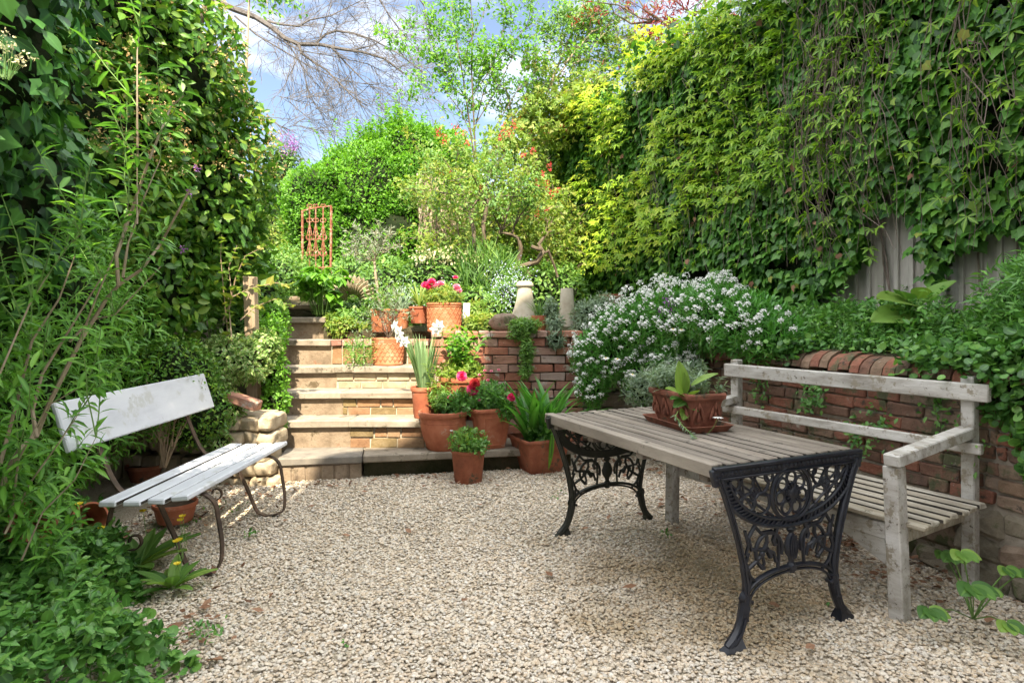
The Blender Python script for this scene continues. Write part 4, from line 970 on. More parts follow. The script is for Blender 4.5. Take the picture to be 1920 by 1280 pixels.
# square pot with pink ranunculus
c = Vector((at(913, 0, 5.06).x, 5.07, .242))
t = thing('potted_plant', 'tall square tapering terracotta pot with panelled sides and deep pink ranunculus flowers', 'potted plant', tuple(c), PG)
squarepot(t, c, .345, .335, 'terracotta', R(28), .235)
tuft('foliage', TRIF, c+UP*.35, 1300, .205, .20, .032, M['cover'], t, hang=.02, seed=12); tuft('foliage', TRIF, c+UP*.28+Vector((.15, -.10, 0)), 500, .085, .14, .024, M['ivy'], t, hang=.16, seed=13)
b = MB()
for (px, py, r_, m_) in ((866, 704, .040, 'pink'), (886, 729, .046, 'pink'), (890, 718, .040, 'redflower'), (959, 744, .034, 'pink'), (897, 749, .015, 'palepink')):
    q = at(px, py, 4.95); stemto(b, c+Vector((0, -.02, .3)), q); ranunculus(q, r_, M[m_], t, face=(random.uniform(-.3, .3), -.8, .4))
for (px, py) in ((899, 702), (909, 694), (921, 695), (935, 693), (915, 712)):
    q = at(px, py, 5.05); stemto(b, c+Vector((.02, 0, .3)), q, .0016); ranunculus(q, .013, M['palepink'], t, name='flower_bud')
b.build('flower_stem', M['greenstem'], t)
# agapanthus
c = Vector((at(1012, 0, 4.98).x, 5.02, .045))
t = thing('potted_plant', 'low square terracotta pot of arching strap leaves beside the far end of the table', 'potted plant', tuple(c), PG)
squarepot(t, c, .42, .295, 'terracotta_old', R(24), .27, panel=False)
P = []; D = []; S = []; N = []
for k in range(95):
    tt = random.uniform(0, 6.28); ln = random.choice([.05, .1, .18, .28, .4, .62])*random.uniform(.8, 1.2); P.append(c+Vector((math.cos(tt)*.06*random.random()+random.choice([-.07, .02, .09]), math.sin(tt)*.06*random.random(), .25)))
    d = Vector((math.cos(tt)*ln, math.sin(tt)*ln, 1)); D.append(d); N.append(Vector((-math.cos(tt), -math.sin(tt), .3*ln+.05))); S.append(random.uniform(.34, .68))
sp = ribbon(8, .036, .6); sp = (sp[0]*np.array([1, 1, 1]), sp[1], sp[2])
leaves('foliage', sp, P, D, N, S, M['strap'], t)
leaves('drooping_leaf', ribbon(7, .05, .3), [at(1037, 810, 4.80), at(1034, 812, 4.80)], [(-.10, -.1, -1), (-.06, -.12, -1)], [(.1, -1, .1), (0, -1, 0)], [.33, .26], M['bright'], t)
tuft('underplanting', ROUND, c+UP*.28+Vector((.05, -.05, 0)), 260, .17, .14, .035, M['cover'], t, hang=.03, seed=9)
# daffodils
c = Vector((at(795, 0, 5.12).x, 5.13, .476))
t = thing('potted_plant', 'slim terracotta pot of tall white daffodils standing on the second step', 'potted plant', tuple(c), PG)
roundpot(t, c, .115, .26, 'terracotta', rb=.085, rim=.14)
P = []; D = []; S = []; N = []
for k in range(62):
    tt = random.uniform(0, 6.28); ln = random.uniform(0, .24); P.append(c+Vector((math.cos(tt)*.05, math.sin(tt)*.05, .24)))
    D.append((math.cos(tt)*ln, math.sin(tt)*ln, 1)); N.append((-math.cos(tt)+random.uniform(-.5, .5), -math.sin(tt)-.6, .1)); S.append(random.uniform(.32, .52))
leaves('foliage', ribbon(5, .022, .16), P, D, N, S, M['daffleaf'], t)
b = MB(); q0 = c+UP*.24
for (px, py, fx) in ((741, 612, -.6), (751, 633, -.3), (757, 640, .1), (748, 622, -.4), (822, 610, .3), (817, 616, .1)):
    q = at(px, py, 5.02); stemto(b, q0, q, .003, .01); f = Vector((fx, -.8, .05)).normalized(); X = f.orthogonal().normalized(); Y = f.cross(X)
    six = [2*math.pi*k/6+random.random()*.3 for k in range(6)]
    leaves('flower', OVAL, [q]*6, [X*math.cos(a_)+Y*math.sin(a_)+f*.12 for a_ in six], [f]*6, .056, M['white'], t)
    cu = MB(); Q = f.to_track_quat('Z', 'Y').to_matrix(); cu.lathe(q, [(.009, 0), (.012, .014), (.017, .026)], n=10, ax=Q, cap=False); cu.build('flower_cup', M['white'], t)
b.build('flower_stem', M['greenstem'], t)
# big pot behind
c = Vector((at(864, 0, 5.25).x, 5.26, .476))
t = thing('potted_plant', 'wide rimmed terracotta pot of bushy lime green shoots against the sunlit brick wall', 'potted plant', tuple(c), PG)
roundpot(t, c, .195, .335, 'terracotta', rb=.14, rim=.13)
b = MB(); ps = sprays(b, c+UP*.3, 26, .46, .004, lean=.55); b.build('stem', M['greenstem'], t)
stemleaves('foliage', OVAL, ps, 20, .062, M['bright'], t); tuft('foliage', TRIF, c+UP*.33, 900, .21, .15, .035, M['yellowgreen'], t, seed=4, hang=.02)
# lattice pots
c = at(833, 622, 5.76)
t = thing('potted_plant', 'large lattice patterned terracotta pot of pink and white flowers on top of the wall', 'potted plant', tuple(c), PG)
roundpot(t, c, .172, .275, 'terracotta_bright', rb=.158, style='lattice', n=48)
tuft('foliage', TRIF, c+UP*.28, 700, .19, .15, .035, M['yellowgreen'], t, seed=6, hang=.05)
b = MB()
for (px, py, r_, m_) in ((798, 533, .036, 'pink'), (809, 526, .032, 'pink'), (818, 534, .036, 'palepink'), (826, 530, .03, 'palepink'), (856, 536, .028, 'palepink'), (858, 543, .034, 'palepink'), (854, 519, .02, 'pink'), (805, 537, .03, 'pink')):
    q = at(px, py, 5.70); stemto(b, c+Vector((0, 0, .26)), q); ranunculus(q, r_*1.15, M[m_], t)
b.build('flower_stem', M['greenstem'], t)
c = Vector((at(727, 0, 5.74).x, 5.76, .876))
t = thing('potted_plant', 'lattice patterned orange terracotta pot with wispy bare twigs on the fourth step', 'potted plant', tuple(c), PG)
roundpot(t, c, .158, .255, 'terracotta_bright', rb=.14, style='lattice', n=48)
b = MB(); tips = []
for k in range(9): grow(b, c+UP*.24, (random.uniform(-.5, .5), random.uniform(-.5, .2), 1), .36, .004, 2, tips=tips, split=3, minr=.0011)
b.build('stem', M['twig'], t)
P = np.array([tt_[0][:] for tt_ in tips]*5); leaves('foliage', LANCE, P+rng.normal(0, .02, P.shape), rdir(len(P)), rdir(len(P))+[0, 0, .5], .035, M['grey'], t)
tuft('trailing_herb', LANCE, Vector((-1.42, 5.62, .90)), 700, .15, .26, .04, M['mid'], t, seed=15, hang=.03)
# plain small pot left of it
c = at(786, 606, 5.95)
t = thing('potted_plant', 'small plain terracotta pot of grassy leaves tucked left of the big lattice pot', 'potted plant', tuple(c), PG)
roundpot(t, c, .105, .165, 'terracotta', rb=.08, rim=.14)
b = MB(); P = [c+UP*.15]*60; D = [(random.gauss(0, .3), random.gauss(0, .3), 1) for _ in P]; leaves('foliage', ribbon(5, .02, .5), P, D, [(-d[0], -d[1]-.5, .3) for d in D], rng.uniform(.15, .32, 60), M['yellowgreen'], t)
c = at(716, 622, 6.1)
t = thing('potted_plant', 'row of part buried terracotta pots under ferny growth above the brick edging', 'potted plant', tuple(c), PG)
roundpot(t, c, .12, .23, 'terracotta_bright', rb=.10, rim=.14)
tuft('foliage', OVAL, c+UP*.2, 260, .2, .3, .05, M['mid'], t, seed=21)
c = at(752, 618, 6.15); t = thing('potted_plant', 'narrow orange terracotta pot with thin grassy leaves above the lower lattice pot', 'potted plant', tuple(c), PG)
roundpot(t, c, .085, .21, 'terracotta_bright', rb=.07, rim=.14)
P = [c+UP*.18]*50; D = [(random.gauss(0, .35), random.gauss(0, .35), 1) for _ in P]; leaves('foliage', ribbon(5, .014, .5), P, D, [(-d[0], -d[1]-.5, .3) for d in D], rng.uniform(.15, .34, 50), M['grey'], t)
# small pot on wall right
c = at(1011, 622, 5.74)
t = thing('potted_plant', 'small thick rimmed terracotta pot of chives between the two clay chimney pots', 'potted plant', tuple(c), PG)
roundpot(t, c, .078, .155, 'terracotta', rb=.06, rim=.3)
P = [c+UP*.14+Vector((random.gauss(0, .02), random.gauss(0, .02), 0)) for _ in range(80)]; D = [(random.gauss(0, .35), random.gauss(0, .3), 1) for _ in P]; leaves('foliage', ribbon(5, .012, .4), P, D, [(-d[0], -d[1]-.5, .3) for d in D], rng.uniform(.12, .26, 80), M['mid'], t)
c = at(1146, 588, 6.3); t = thing('flower_pot', 'dull terracotta pot half hidden behind the white flowers at the foot of the ivy', 'flower pot', tuple(c))
roundpot(t, c, .13, .2, 'terracotta_old', rb=.10, rim=.2)
# white label
b = MB(); q = at(874, 594, 5.93); b.box(q, (.068, .014, .27), X=(1, -.2, 0), Z=(.04, .1, 1), jit=.002, ch=.003); tag(b.build('slate_tile', M['slate'], None, loc=q-UP*.13), 'pale upright tile wedged just right of the big lattice pot', 'tile')
# urn (ornamental shell pot, made pale to paint in the sunlight)
c = at(663, 566, 6.6); t = thing('garden_urn', 'sun bleached fluted terracotta shell ornament among the leaves left of the little olive tree', 'urn', tuple(c))
b = MB(); vs = []; nn = 30
for i in range(9):
    f = i/8
    for j in range(nn+1):
        a_ = math.pi*j/nn; r_ = (.06+.17*f)*(1+.06*math.cos(j*math.pi)); vs.append(c+Vector((math.cos(a_)*r_*1.05, -.12*math.sin(math.pi*f)-.02*math.cos(j*math.pi)-.05*math.sin(a_), .02+math.sin(a_)*r_+.03*f)))
b.add(vs, [(i*(nn+1)+j, i*(nn+1)+j+1, (i+1)*(nn+1)+j+1, (i+1)*(nn+1)+j) for i in range(8) for j in range(nn)]); o_ = b.build('shell', M['sandstone'], t, smooth=True)
sol = o_.modifiers.new('thick', 'SOLIDIFY'); sol.thickness = .02
# pots near the left bench
c = flat(276, 912, .0); c.z = .05
t = thing('flower_pot', 'wide shallow terracotta bowl of bare soil under the hedge behind the white plank bench', 'flower pot', tuple(c)); roundpot(t, c, .15, .13, 'terracotta_old', rb=.11, rim=.25)
c = Vector((at(320, 960, 3.75).x, 3.8, .04)); t = thing('flower_pot', 'squat terracotta pot in shadow beneath the seat of the white plank bench', 'flower pot', tuple(c)); roundpot(t, c, .13, .12, 'terracotta', rb=.10, rim=.25)
c = at(157, 975, 3.2); t = thing('flower_pot', 'tipped over terracotta pot lying in the weeds at the bench foot', 'flower pot', tuple(c))
b = MB(); Q = Vector((.75, -.55, .25)).to_track_quat('Z', 'Y').to_matrix(); b.lathe(c, [(.001, -.10), (.055, -.10), (.07, .0), (.078, .06), (.088, .06), (.088, .09), (.078, .092), (.07, .06), (.05, -.08)], n=26, ax=Q); b.build('pot', M['terracotta'], t, smooth=True)
c = at(52, 985, 2.75); t = thing('flower_pot', 'broken orange terracotta pot half buried at the left edge', 'flower pot', tuple(c))
b = MB(); Q = Vector((.8, -.4, .5)).to_track_quat('Z', 'Y').to_matrix(); b.lathe(c, [(.001, -.08), (.06, -.08), (.075, .0), (.09, .05), (.095, .05), (.095, .07), (.08, .07), (.065, -.02)], n=22, ax=Q, wob=.05); b.build('pot', M['terracotta_old'], t, smooth=True)
# clay chimney pots and rock on the wall
c = at(984, 606, 5.92); t = thing('chimney_pot', 'tall tapering clay chimney pot with a rolled collar on the garden wall', 'chimney pot', tuple(c), 'clay chimney pots on the garden wall')
b = MB(); b.lathe(c, [(.155, 0), (.145, .05), (.11, .13), (.082, .24), (.068, .35), (.072, .355), (.086, .365), (.086, .385), (.072, .395), (.066, .41), (.055, .41), (.05, .3)], n=32, wob=.008); b.build('body', M['chimney'], t, smooth=True)
c = at(1063, 612, 5.95); t = thing('chimney_pot', 'plain clay chimney pot with its top in sunshine on the garden wall', 'chimney pot', tuple(c), 'clay chimney pots on the garden wall')
b = MB(); b.lathe(c, [(.10, 0), (.092, .06), (.072, .2), (.062, .36), (.060, .375), (.05, .375), (.048, .25)], n=32, wob=.008); b.build('body', M['chimney'], t, smooth=True)
def rock(c, s, label):
    bm = bmesh.new(); bmesh.ops.create_icosphere(bm, subdivisions=4, radius=1); V = np.array([v.co[:] for v in bm.verts]); F = [[v.index for v in f.verts] for f in bm.faces]; bm.free()
    V = V*np.array(s); V = V*(1+.55*(fbm(V, 3.5/max(s)*.4, 4, 4)-.5))[:, None]; b = MB(); b.add((V+np.array(c)).tolist(), F, .5)
    return tag(b.build('rock', M['rubble'], None, smooth=True, loc=c), label, 'rock')
rock(at(945, 605, 5.74), (.13, .09, .10), 'rounded brown rock sitting on the brick wall left of the collared chimney pot')

# ------------------------------------------------------------------ planter contents
b = MB(); ps = []
for k in range(22):
    q = pc+pd*random.uniform(-.18, .0)+pn*random.uniform(-.08, .08)+UP*.17; ps += sprays(b, q, 3, .17, lean=1.0)
b.build('stem', M['greenstem'], pl); stemleaves('trailing_foliage', LANCE, ps, 26, .034, M['grey'], pl, sv=.4)
ps = []; b = MB()
for k in range(8): q = pc+pd*.14+pn*(.03+random.uniform(-.03, .05))+UP*.17; ps += sprays(b, q, 1, .13, lean=.7)
b.build('stem', M['greenstem'], pl); stemleaves('trailing_foliage', LANCE, ps, 26, .034, M['grey'], pl)
big = (OVAL[0]*np.array([1.25, 1, 1.4]), OVAL[1], OVAL[2]*1.2)
def leafat(base, tip, w, nrm, mat='bright', par=pl, name='leaf'):
    base = Vector(base); tip = Vector(tip); L = (tip-base).length; tp_ = (OVAL[0]*np.array([w/.5, 1, 1.5]), OVAL[1], OVAL[2]*1.3)
    tv = tp_; # finer leaf: curved blade
    nV = 9; vs = []; fs = []
    for i in range(nV):
        f = i/(nV-1); ww = w*math.sin(math.pi*min(1, f*.92+.06))**.7*(1-.25*f); zz = -.25*f*f+.12*f
        vs += [(-ww, f, zz+.10*ww), (-ww*.5, f, zz+.02), (0, f, zz-.03), (ww*.5, f, zz+.02), (ww, f, zz+.10*ww)]
    for i in range(nV-1):
        for j in range(4): k = i*5+j; fs.append((k, k+1, k+6, k+5))
    tpl = (np.array(vs), fs, np.array([.5, .25, 0, .25, .5]*nV))
    leaves(name, tpl, [base], [tip-base], [nrm], [L], M[mat], par)
sg = pc+pd*.02-pn*.02+UP*.18
for base, tip, w, nr in (((1281, 742), (1276, 680), .24, (0, -1, .3)), ((1296, 722), (1342, 695), .22, (-.3, -.4, 1)), ((1288, 745), (1252, 722), .30, (0, -.4, 1)), ((1290, 745), (1310, 728), .3, (.3, -.3, 1)),
                         ((1287, 748), (1264, 760), .33, (0, -.7, 1)), ((1287, 750), (1310, 768), .42, (.1, -1, .7)), ((1285, 765), (1282, 785), .4, (0, -1, .3)), ((1275, 745), (1258, 745), .3, (0, -.3, 1)), ((1285, 735), (1285, 700), .2, (0, -1, .3))):
    leafat(at(*base, 3.12), at(*tip, 3.06), w, nr, 'yellowgreen' if base == (1285, 765) else 'mid')
b = MB()
for q in ((1296, 722), (1281, 712), (1288, 745)): b.tube([sg, at(*q, 3.12)], .004, n=4)
b.build('leaf_stalk', M['vine'], pl)
b = MB(); tr = [at(1272, 770, 3.08), at(1266, 780, 3.02), at(1280, 798, 2.98), at(1295, 812, 2.93), at(1306, 822, 2.90)]; b.tube(tr, .0025, n=4); b.build('trailing_stem', M['greenstem'], pl)
stemleaves('trailing_foliage', LANCE, [tr], 60, .022, M['grey'], pl)
q = at(1346, 783, 3.0); b = MB(); b.tube([at(1325, 815, 3.0), at(1338, 800, 3.0), q], .0014, n=3); b.build('flower_stalk', M['greenstem'], pl)
leaves('flower', OVAL, [q]*10, [(math.cos(a_), math.sin(a_), .12) for a_ in np.linspace(0, 5.65, 10)], [(0, 0, 1)]*10, .028, M['white'], pl)

# ------------------------------------------------------------------ ivy over the right-hand fence
def fence_pt(s, z, d): return np.stack([FBASE.x+FD.x*s+FN.x*d, FBASE.y+FD.y*s+FN.y*d, z], 1)
def ivy_low(Y, s):
    k = np.interp(Y, [0, 3.3, 3.66, 3.84, 3.92, 4.02, 4.08, 4.42, 4.50, 4.60, 4.76, 4.86, 5.0, 5.15, 6], [1.6, 1.68, 1.82, 1.80, 1.50, 1.55, 2.04, 2.04, 1.76, 1.56, 1.60, 1.18, 1.15, .95, .95])
    return k
def ivy_d(s, z, seed=1):
    q = np.stack([s, z, s*0], 1); return .10+.34*fbm(q, 1.1, seed, 3)+.10*np.clip((z-3.2)/.8, 0, 1)+.25*np.clip((s-3.4)/2, 0, 1)
ivy = thing('ivy', 'deep curtain of dark green ivy covering the tall fence on the right', 'ivy', (2.7, 4.3, 1.1))
n = 34000; s = rng.uniform(-3.6, 6.2, int(n*1.3)); z = rng.uniform(.95, 4.45, len(s)); Y = 4+FD.y*s
ok = (z > ivy_low(Y, s)+.16*(vnoise(np.stack([s, z, s*0], 1), 5, 3)-.5)) & (z < 3.85+.35*vnoise(np.stack([s, s*0, s*0], 1), 1.3, 8)) & (vnoise(np.stack([s, z, s*0], 1), 4.5, 9) > .16)
s = s[ok][:n]; z = z[ok][:n]; d = ivy_d(s, z)-.14*rng.random(len(s))**2+.02
P = fence_pt(s, z, d); nn = np.tile([FN.x, FN.y, 0], (len(s), 1))
N = nn+rdir(len(s))*.42; N[:, 2] += .45; D = rdir(len(s))*.55+nn*.25; D[:, 2] -= .75
leaves('foliage', IVY, P, D, N, rng.uniform(.045, .095, len(s)), M['ivy'], ivy)
k = rng.integers(0, len(P), 900); Pk = P[k]+nn[0]*.05; leaves('faded_leaves', IVY, Pk[:420], D[k][:420], N[k][:420], rng.uniform(.04, .08, 420), M['yellowgreen'], ivy); leaves('dead_leaves', IVY, Pk[420:560], D[k][420:560], N[k][420:560], rng.uniform(.03, .07, 140), M['dry'], ivy)
n = 2600; s = rng.uniform(-3.6, 6.2, n); z = 3.95+.30*vnoise(np.stack([s, s*0, s*0], 1), 1.3, 8)+rng.uniform(-.12, .12, n); d = rng.uniform(-.35, .6, n)
P = fence_pt(s, z, d); leaves('top_foliage', IVY, P, rdir(n)+[0, 0, -.2], rdir(n)*.5+[0, 0, 1], rng.uniform(.05, .09, n), M['ivy'], ivy)
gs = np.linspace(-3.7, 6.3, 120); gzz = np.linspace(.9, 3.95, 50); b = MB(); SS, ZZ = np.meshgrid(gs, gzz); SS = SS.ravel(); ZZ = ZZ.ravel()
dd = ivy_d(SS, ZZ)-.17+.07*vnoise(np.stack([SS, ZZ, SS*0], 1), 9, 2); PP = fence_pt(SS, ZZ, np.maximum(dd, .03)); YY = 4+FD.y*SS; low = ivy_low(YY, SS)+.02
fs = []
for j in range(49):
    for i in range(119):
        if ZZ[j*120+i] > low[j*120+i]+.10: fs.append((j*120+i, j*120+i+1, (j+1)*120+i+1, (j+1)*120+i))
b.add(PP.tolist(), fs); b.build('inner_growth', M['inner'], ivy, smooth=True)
b = MB()
for k in range(26):
    s0 = random.uniform(-3, 3); z0 = random.uniform(2, 3); pts = [fence_pt(np.array([s0+.06*math.sin(i*1.3+k)]), np.array([1.15+i*.28]), np.array([.05]))[0] for i in range(8)]
    b.tube(pts, .006, n=4, caps=False)
b.build('stem', M['vine'], ivy)
# creeper hanging over the ivy
cre = thing('virginia_creeper', 'yellow green creeper with bare hanging stems trailing over the top of the ivy', 'creeper', (2.2, 5.6, 1.2))
b = MB(); paths = []
def pathdens(s): return 1
for k in range(260):
    s0 = random.choice([random.uniform(-3.2, 6), random.uniform(.5, 3.6), random.uniform(-1.5, 2.5), random.gauss(.65, .22), random.gauss(-.45, .12), random.gauss(.65, .22)]); L = random.uniform(.4, 1.7); z0 = random.uniform(2.6, 4.1)
    if s0 < -.1 and random.random() < .3: continue
    pts = []; ss = s0; off = random.uniform(.02, .09); n_ = 7
    for i in range(n_):
        zz = z0-L*i/(n_-1); ss += random.gauss(0, .055)
        if zz < 1.7: break
        dd = float(ivy_d(np.array([ss]), np.array([zz]))[0])+off; pts.append(Vector(fence_pt(np.array([ss]), np.array([zz]), np.array([dd]))[0]))
    if len(pts) > 3: b.tube(pts, [.0034*(1-.09*i) for i in range(len(pts))], n=3, caps=False); paths.append(pts)
b.build('hanging_stem', M['vine'], cre)
def clusters(n, smin, smax, zf, off=.08):
    s = rng.uniform(smin, smax, n); z = zf(n, s); ok = z > 1.9; s = s[ok]; z = z[ok]
    dn = vnoise(np.stack([s, z, s*0], 1), 2.2, 31) > (.36 if smin < 0 else .31); s = s[dn]; z = z[dn]
    d = ivy_d(s, z)+off*rng.random(len(s)); P = fence_pt(s, z, d); nn = np.tile([FN.x, FN.y, 0], (len(s), 1))
    D = nn*.7+rdir(len(s))*.5; D[:, 2] -= .35; N = nn*.5+rdir(len(s))*.3; N[:, 2] += .8; N[:, 1] -= .35; return P, D, N
P1, D1, N1 = clusters(1900, -3.4, 6.2, lambda n, s: 4.18-np.abs(rng.normal(0, .95, n)))
P2, D2, N2 = clusters(4600, 1.0, 7.0, lambda n, s: 4.22-rng.random(n)**1.1*(1.5+.24*s), .16)
P3, D3, N3 = [np.array(x) for x in (lambda a: (a[0], a[1], np.tile([0, 0, 1.], (len(a[0]), 1))))(onstems(paths, 2, .0))]
D3[:, :2] += np.array([FN.x, FN.y])*.6; D3[:, 2] -= .5
n = 1500; s = rng.uniform(-3.4, 6.4, n); z = 4.0+.30*vnoise(np.stack([s, s*0, s*0], 1), 1.3, 8)+rng.uniform(-.1, .22, n); P4 = fence_pt(s, z, rng.uniform(-.4, .65, n)); D4 = rdir(n)+[0, 0, -.3]; N4 = rdir(n)*.4+[0, 0, 1]
P = np.concatenate([P1, P2, P3, P4]); D = np.concatenate([D1, D2, D3, D4]); N = np.concatenate([N1, N2, N3+rdir(len(P3))*.3, N4])
leaves('foliage', PALM, P, D, N, rng.uniform(.05, .105, len(P)), M['creeper'], cre, rnd=np.clip(rng.random(len(P))*.55+.42*np.clip((P[:, 1]-4.5)/2, 0, 1)-.03+.12*(P[:, 2] > 3.9), 0, 1))  # leaf colour brightens farther off and near the top, painting in sunlight

def shrub(name, label, cat, loc, cs, rs, n, tpl, size, mat, group=None, corek=.6, shell=.45, lump=.2, lscale=2.2, up=.5, droop=.2, out=.6, seed=3, zmin=None, sv=.3, jitter=.6, cut=True, fname='foliage'):
    t = thing(name, label, cat, loc, group)
    P, N = blobs(cs, rs, n, shell, lump, lscale, seed, cut, zmin); D, Nn = leafdirs(N, up, jitter, droop, out)
    leaves(fname, tpl, P, D, Nn, size*(1-sv+2*sv*rng.random(len(P))), M[mat], t)
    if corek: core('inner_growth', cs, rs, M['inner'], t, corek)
    return t, P, N

# ------------------------------------------------------------------ background greenery beyond the steps
cs = [(-2.95, 10.2, 2.75), (-2.3, 10.3, 3.35), (-1.45, 10.4, 3.1), (-3.2, 10.0, 3.2), (-1.8, 10.5, 3.95), (-2.5, 10.5, 3.75), (-2.2, 10.0, 2.4), (-1.2, 10.5, 3.75), (-2.9, 10.1, 3.6)]
rs = [(.95, .8, 1.0), (1.0, .9, 1.0), (1.0, .9, 1.2), (.6, .7, .7), (.75, .8, .75), (.6, .7, .6), (1.3, .7, .9), (.7, .7, .8), (.45, .5, .45)]
t, P, N = shrub('shrub', 'huge rounded bright green shrub in full sun behind the rusty gate', 'shrub', (-2.2, 10.2, 1.7), cs, rs, 76000, DIAM, .055, 'bright', shell=.26, lump=.34, lscale=3.2, corek=.80, up=.7, out=.9, droop=-.3)
b = MB(); ps = []
for k in range(110):
    q = Vector((random.uniform(-3.0, -1.0), 10.2+random.uniform(-.3, .5), 0)); q.z = 4.45-.55*abs(q.x+1.95)**1.5; ps += sprays(b, q, 1, random.uniform(.3, .75), .005, lean=.6)
b.build('shoot', M['greenstem'], t); stemleaves('young_leaves', OVAL, ps, 26, .06, M['bright'], t, .0)
shrub('shrub', 'tall mixed hedge of mid green leaves closing the garden behind the fuchsia coloured blooms', 'hedge', (-.2, 11, 1.8), [(-.5, 11.0, 2.6), (.3, 11, 2.7), (.9, 10.6, 3.0), (-4.2, 10.6, 2.5), (-5.2, 10.0, 2.6)], [(1.0, .7, 1.1), (.9, .7, 1.2), (.7, .7, 1.4), (.9, .7, 1.3), (1.0, .8, 1.6)], 18000, OVAL, .06, 'mid', shell=.25, lump=.25, corek=.78)
t, P, N = shrub('lilac', 'lilac bush with purple flower heads peeping over the path behind the left hedge', 'lilac', (-4.3, 11.0, 2), [(-4.05, 11, 3.75), (-4.2, 11, 4.15), (-4.6, 11, 3.2)], [(.4, .4, .6), (.35, .3, .38), (.6, .5, .8)], 2600, OVAL, .08, 'mid', corek=.5)
for (px, py) in ((530, 262), (546, 262), (556, 268), (534, 275), (549, 276)):
    q = at(px-1, py+3, 10.75); P = q+Vector((0, 0, 0)); Pn = np.array(q)+rng.normal(0, 1, (60, 3))*np.array([.05, .05, .075]); leaves('flower_panicle', DIAM, Pn, rdir(60), rdir(60), .035, M['purple'], t)
# currant / berberis with red flowers
t = thing('flowering_shrub', 'airy yellow green shrub hung with small red flower racemes in the middle of the garden', 'shrub', (.0, 7.9, 1.5))
b = MB(); tips = []
for (x, y) in ((-.75, 7.8), (-.35, 7.9), (.05, 7.8), (.35, 8.0), (.0, 8.3)):
    for k in range(3): grow(b, (x, y, 1.35), (random.uniform(-.35, .35), random.uniform(-.3, .3), 1), 1.35, .017, 3, seg=5, wander=.2, split=3, shrink=.6, tips=tips, minr=.003)
b.build('stem', M['twig'], t)
tp_ = np.array([q[:] for (e, d_, pts) in tips for q in pts[1:]]); k = rng.integers(0, len(tp_), 10500); P = tp_[k]+rng.normal(0, .07, (len(k), 3)); P = P[P[:, 2] > 1.9]
leaves('foliage', TRIF, P, rdir(len(P))+[0, -.3, 0], rdir(len(P))*.6+[0, -.4, .8], rng.uniform(.04, .075, len(P)), M['yellowgreen'], t)
P, N = blobs([(-.55, 7.9, 2.7), (-.1, 8.0, 3.0), (.35, 8.0, 2.6), (.0, 7.8, 2.2), (.5, 7.7, 2.2)], [(.6, .5, .7), (.6, .5, .8), (.55, .5, .7), (.5, .4, .4), (.35, .35, .4)], 3000, .8, .3, 2.0, 5, cut=False); D, Nn = leafdirs(N)
leaves('outer_foliage', OVAL, P, D, Nn, rng.uniform(.04, .07, len(P)), M['yellowgreen'], t)
for (px, py, l) in ((822, 235, 22), (833, 250, 16), (856, 232, 20), (870, 240, 14), (828, 315, 14), (842, 318, 12), (850, 335, 12), (945, 230, 20), (955, 240, 16), (965, 225, 14), (938, 250, 12), (1000, 345, 24), (1007, 335, 16), (1020, 320, 22), (1027, 335, 18), (1030, 305, 14), (1032, 355, 14), (1008, 392, 18), (990, 398, 12), (1025, 385, 14), (1000, 275, 12), (980, 285, 10), (905, 345, 10), (876, 262, 10), (1045, 350, 10)):
    q = at(px, py, 7.45); m_ = 26; Pn = np.array(q)+np.stack([rng.normal(0, .018, m_), rng.normal(0, .018, m_), -rng.random(m_)*l/FPX*7.45*1.1], 1)
    leaves('flower_raceme', DIAM, Pn, rdir(m_)+[0, 0, -.6], rdir(m_), .026, M['redflower'], t)
# small dark gnarled trees
for i, (label, trunk, cr_) in enumerate((
    ('small dark stemmed tree forking just below the red flowering shrub', [(907, 520), (909, 470), (906, 420), (914, 385), (916, 375)], (900, 372)),
    ('thin leaning dark stem rising beside the small forked tree', [(893, 512), (890, 470), (888, 430), (880, 395), (874, 370)], (865, 360)),
    ('short crooked dark trunk in front of the tangle of pale dead stems', [(974, 525), (972, 490), (977, 465), (972, 447), (960, 440), (940, 436)], (975, 440)))):
    t = thing('small_tree', label, 'tree', tuple(at(trunk[0][0], trunk[0][1], 7.0)))
    b = MB(); pts = [at(x, y, 7.0) for x, y in trunk]; b.tube(pts, [.032, .028, .026, .022, .018, .014][:len(pts)], n=8); tips = []
    for k in range(4): grow(b, pts[-1 if k < 2 else -2], (random.uniform(-1, 1), random.uniform(-.4, .4), .55), .5, .013, 2, tips=tips, wander=.35, minr=.003)
    b.build('trunk', M['bark'], t, smooth=True)
    tp_ = np.array([q[:] for (e, d_, pts) in tips for q in pts[2:]]); k = rng.integers(0, len(tp_), 900); P = tp_[k]+rng.normal(0, .06, (len(k), 3))
    leaves('foliage', OVAL, P, rdir(len(P)), rdir(len(P))*.5+[0, -.3, .8], rng.uniform(.03, .06, len(P)), M['mid' if i else 'yellowgreen'], t)
t = thing('gnarled_vine', 'old gnarled horizontal vine trunk twisting along the bed at the foot of the ivy', 'vine', tuple(at(960, 510, 6.9)))
b = MB(); b.tube([at(962, 505, 6.9), at(985, 498, 6.85), at(1008, 490, 6.8), at(1018, 472, 6.8), at(1010, 458, 6.8), at(1020, 445, 6.8)], [.03, .032, .03, .028, .022, .016], n=8)
b.tube([at(1012, 480, 6.8), at(1028, 470, 6.85), at(1040, 500, 6.9), at(1046, 520, 6.9)], [.02, .018, .015, .012], n=6); b.tube([at(996, 462, 6.7), at(1006, 466, 6.7), at(1016, 468, 6.75)], [.022, .022, .018], n=7)
b.tube([at(985, 498, 6.85), at(992, 520, 6.9), at(990, 545, 6.9)], [.03, .026, .02], n=7); b.build('trunk', M['bark'], t, smooth=True)
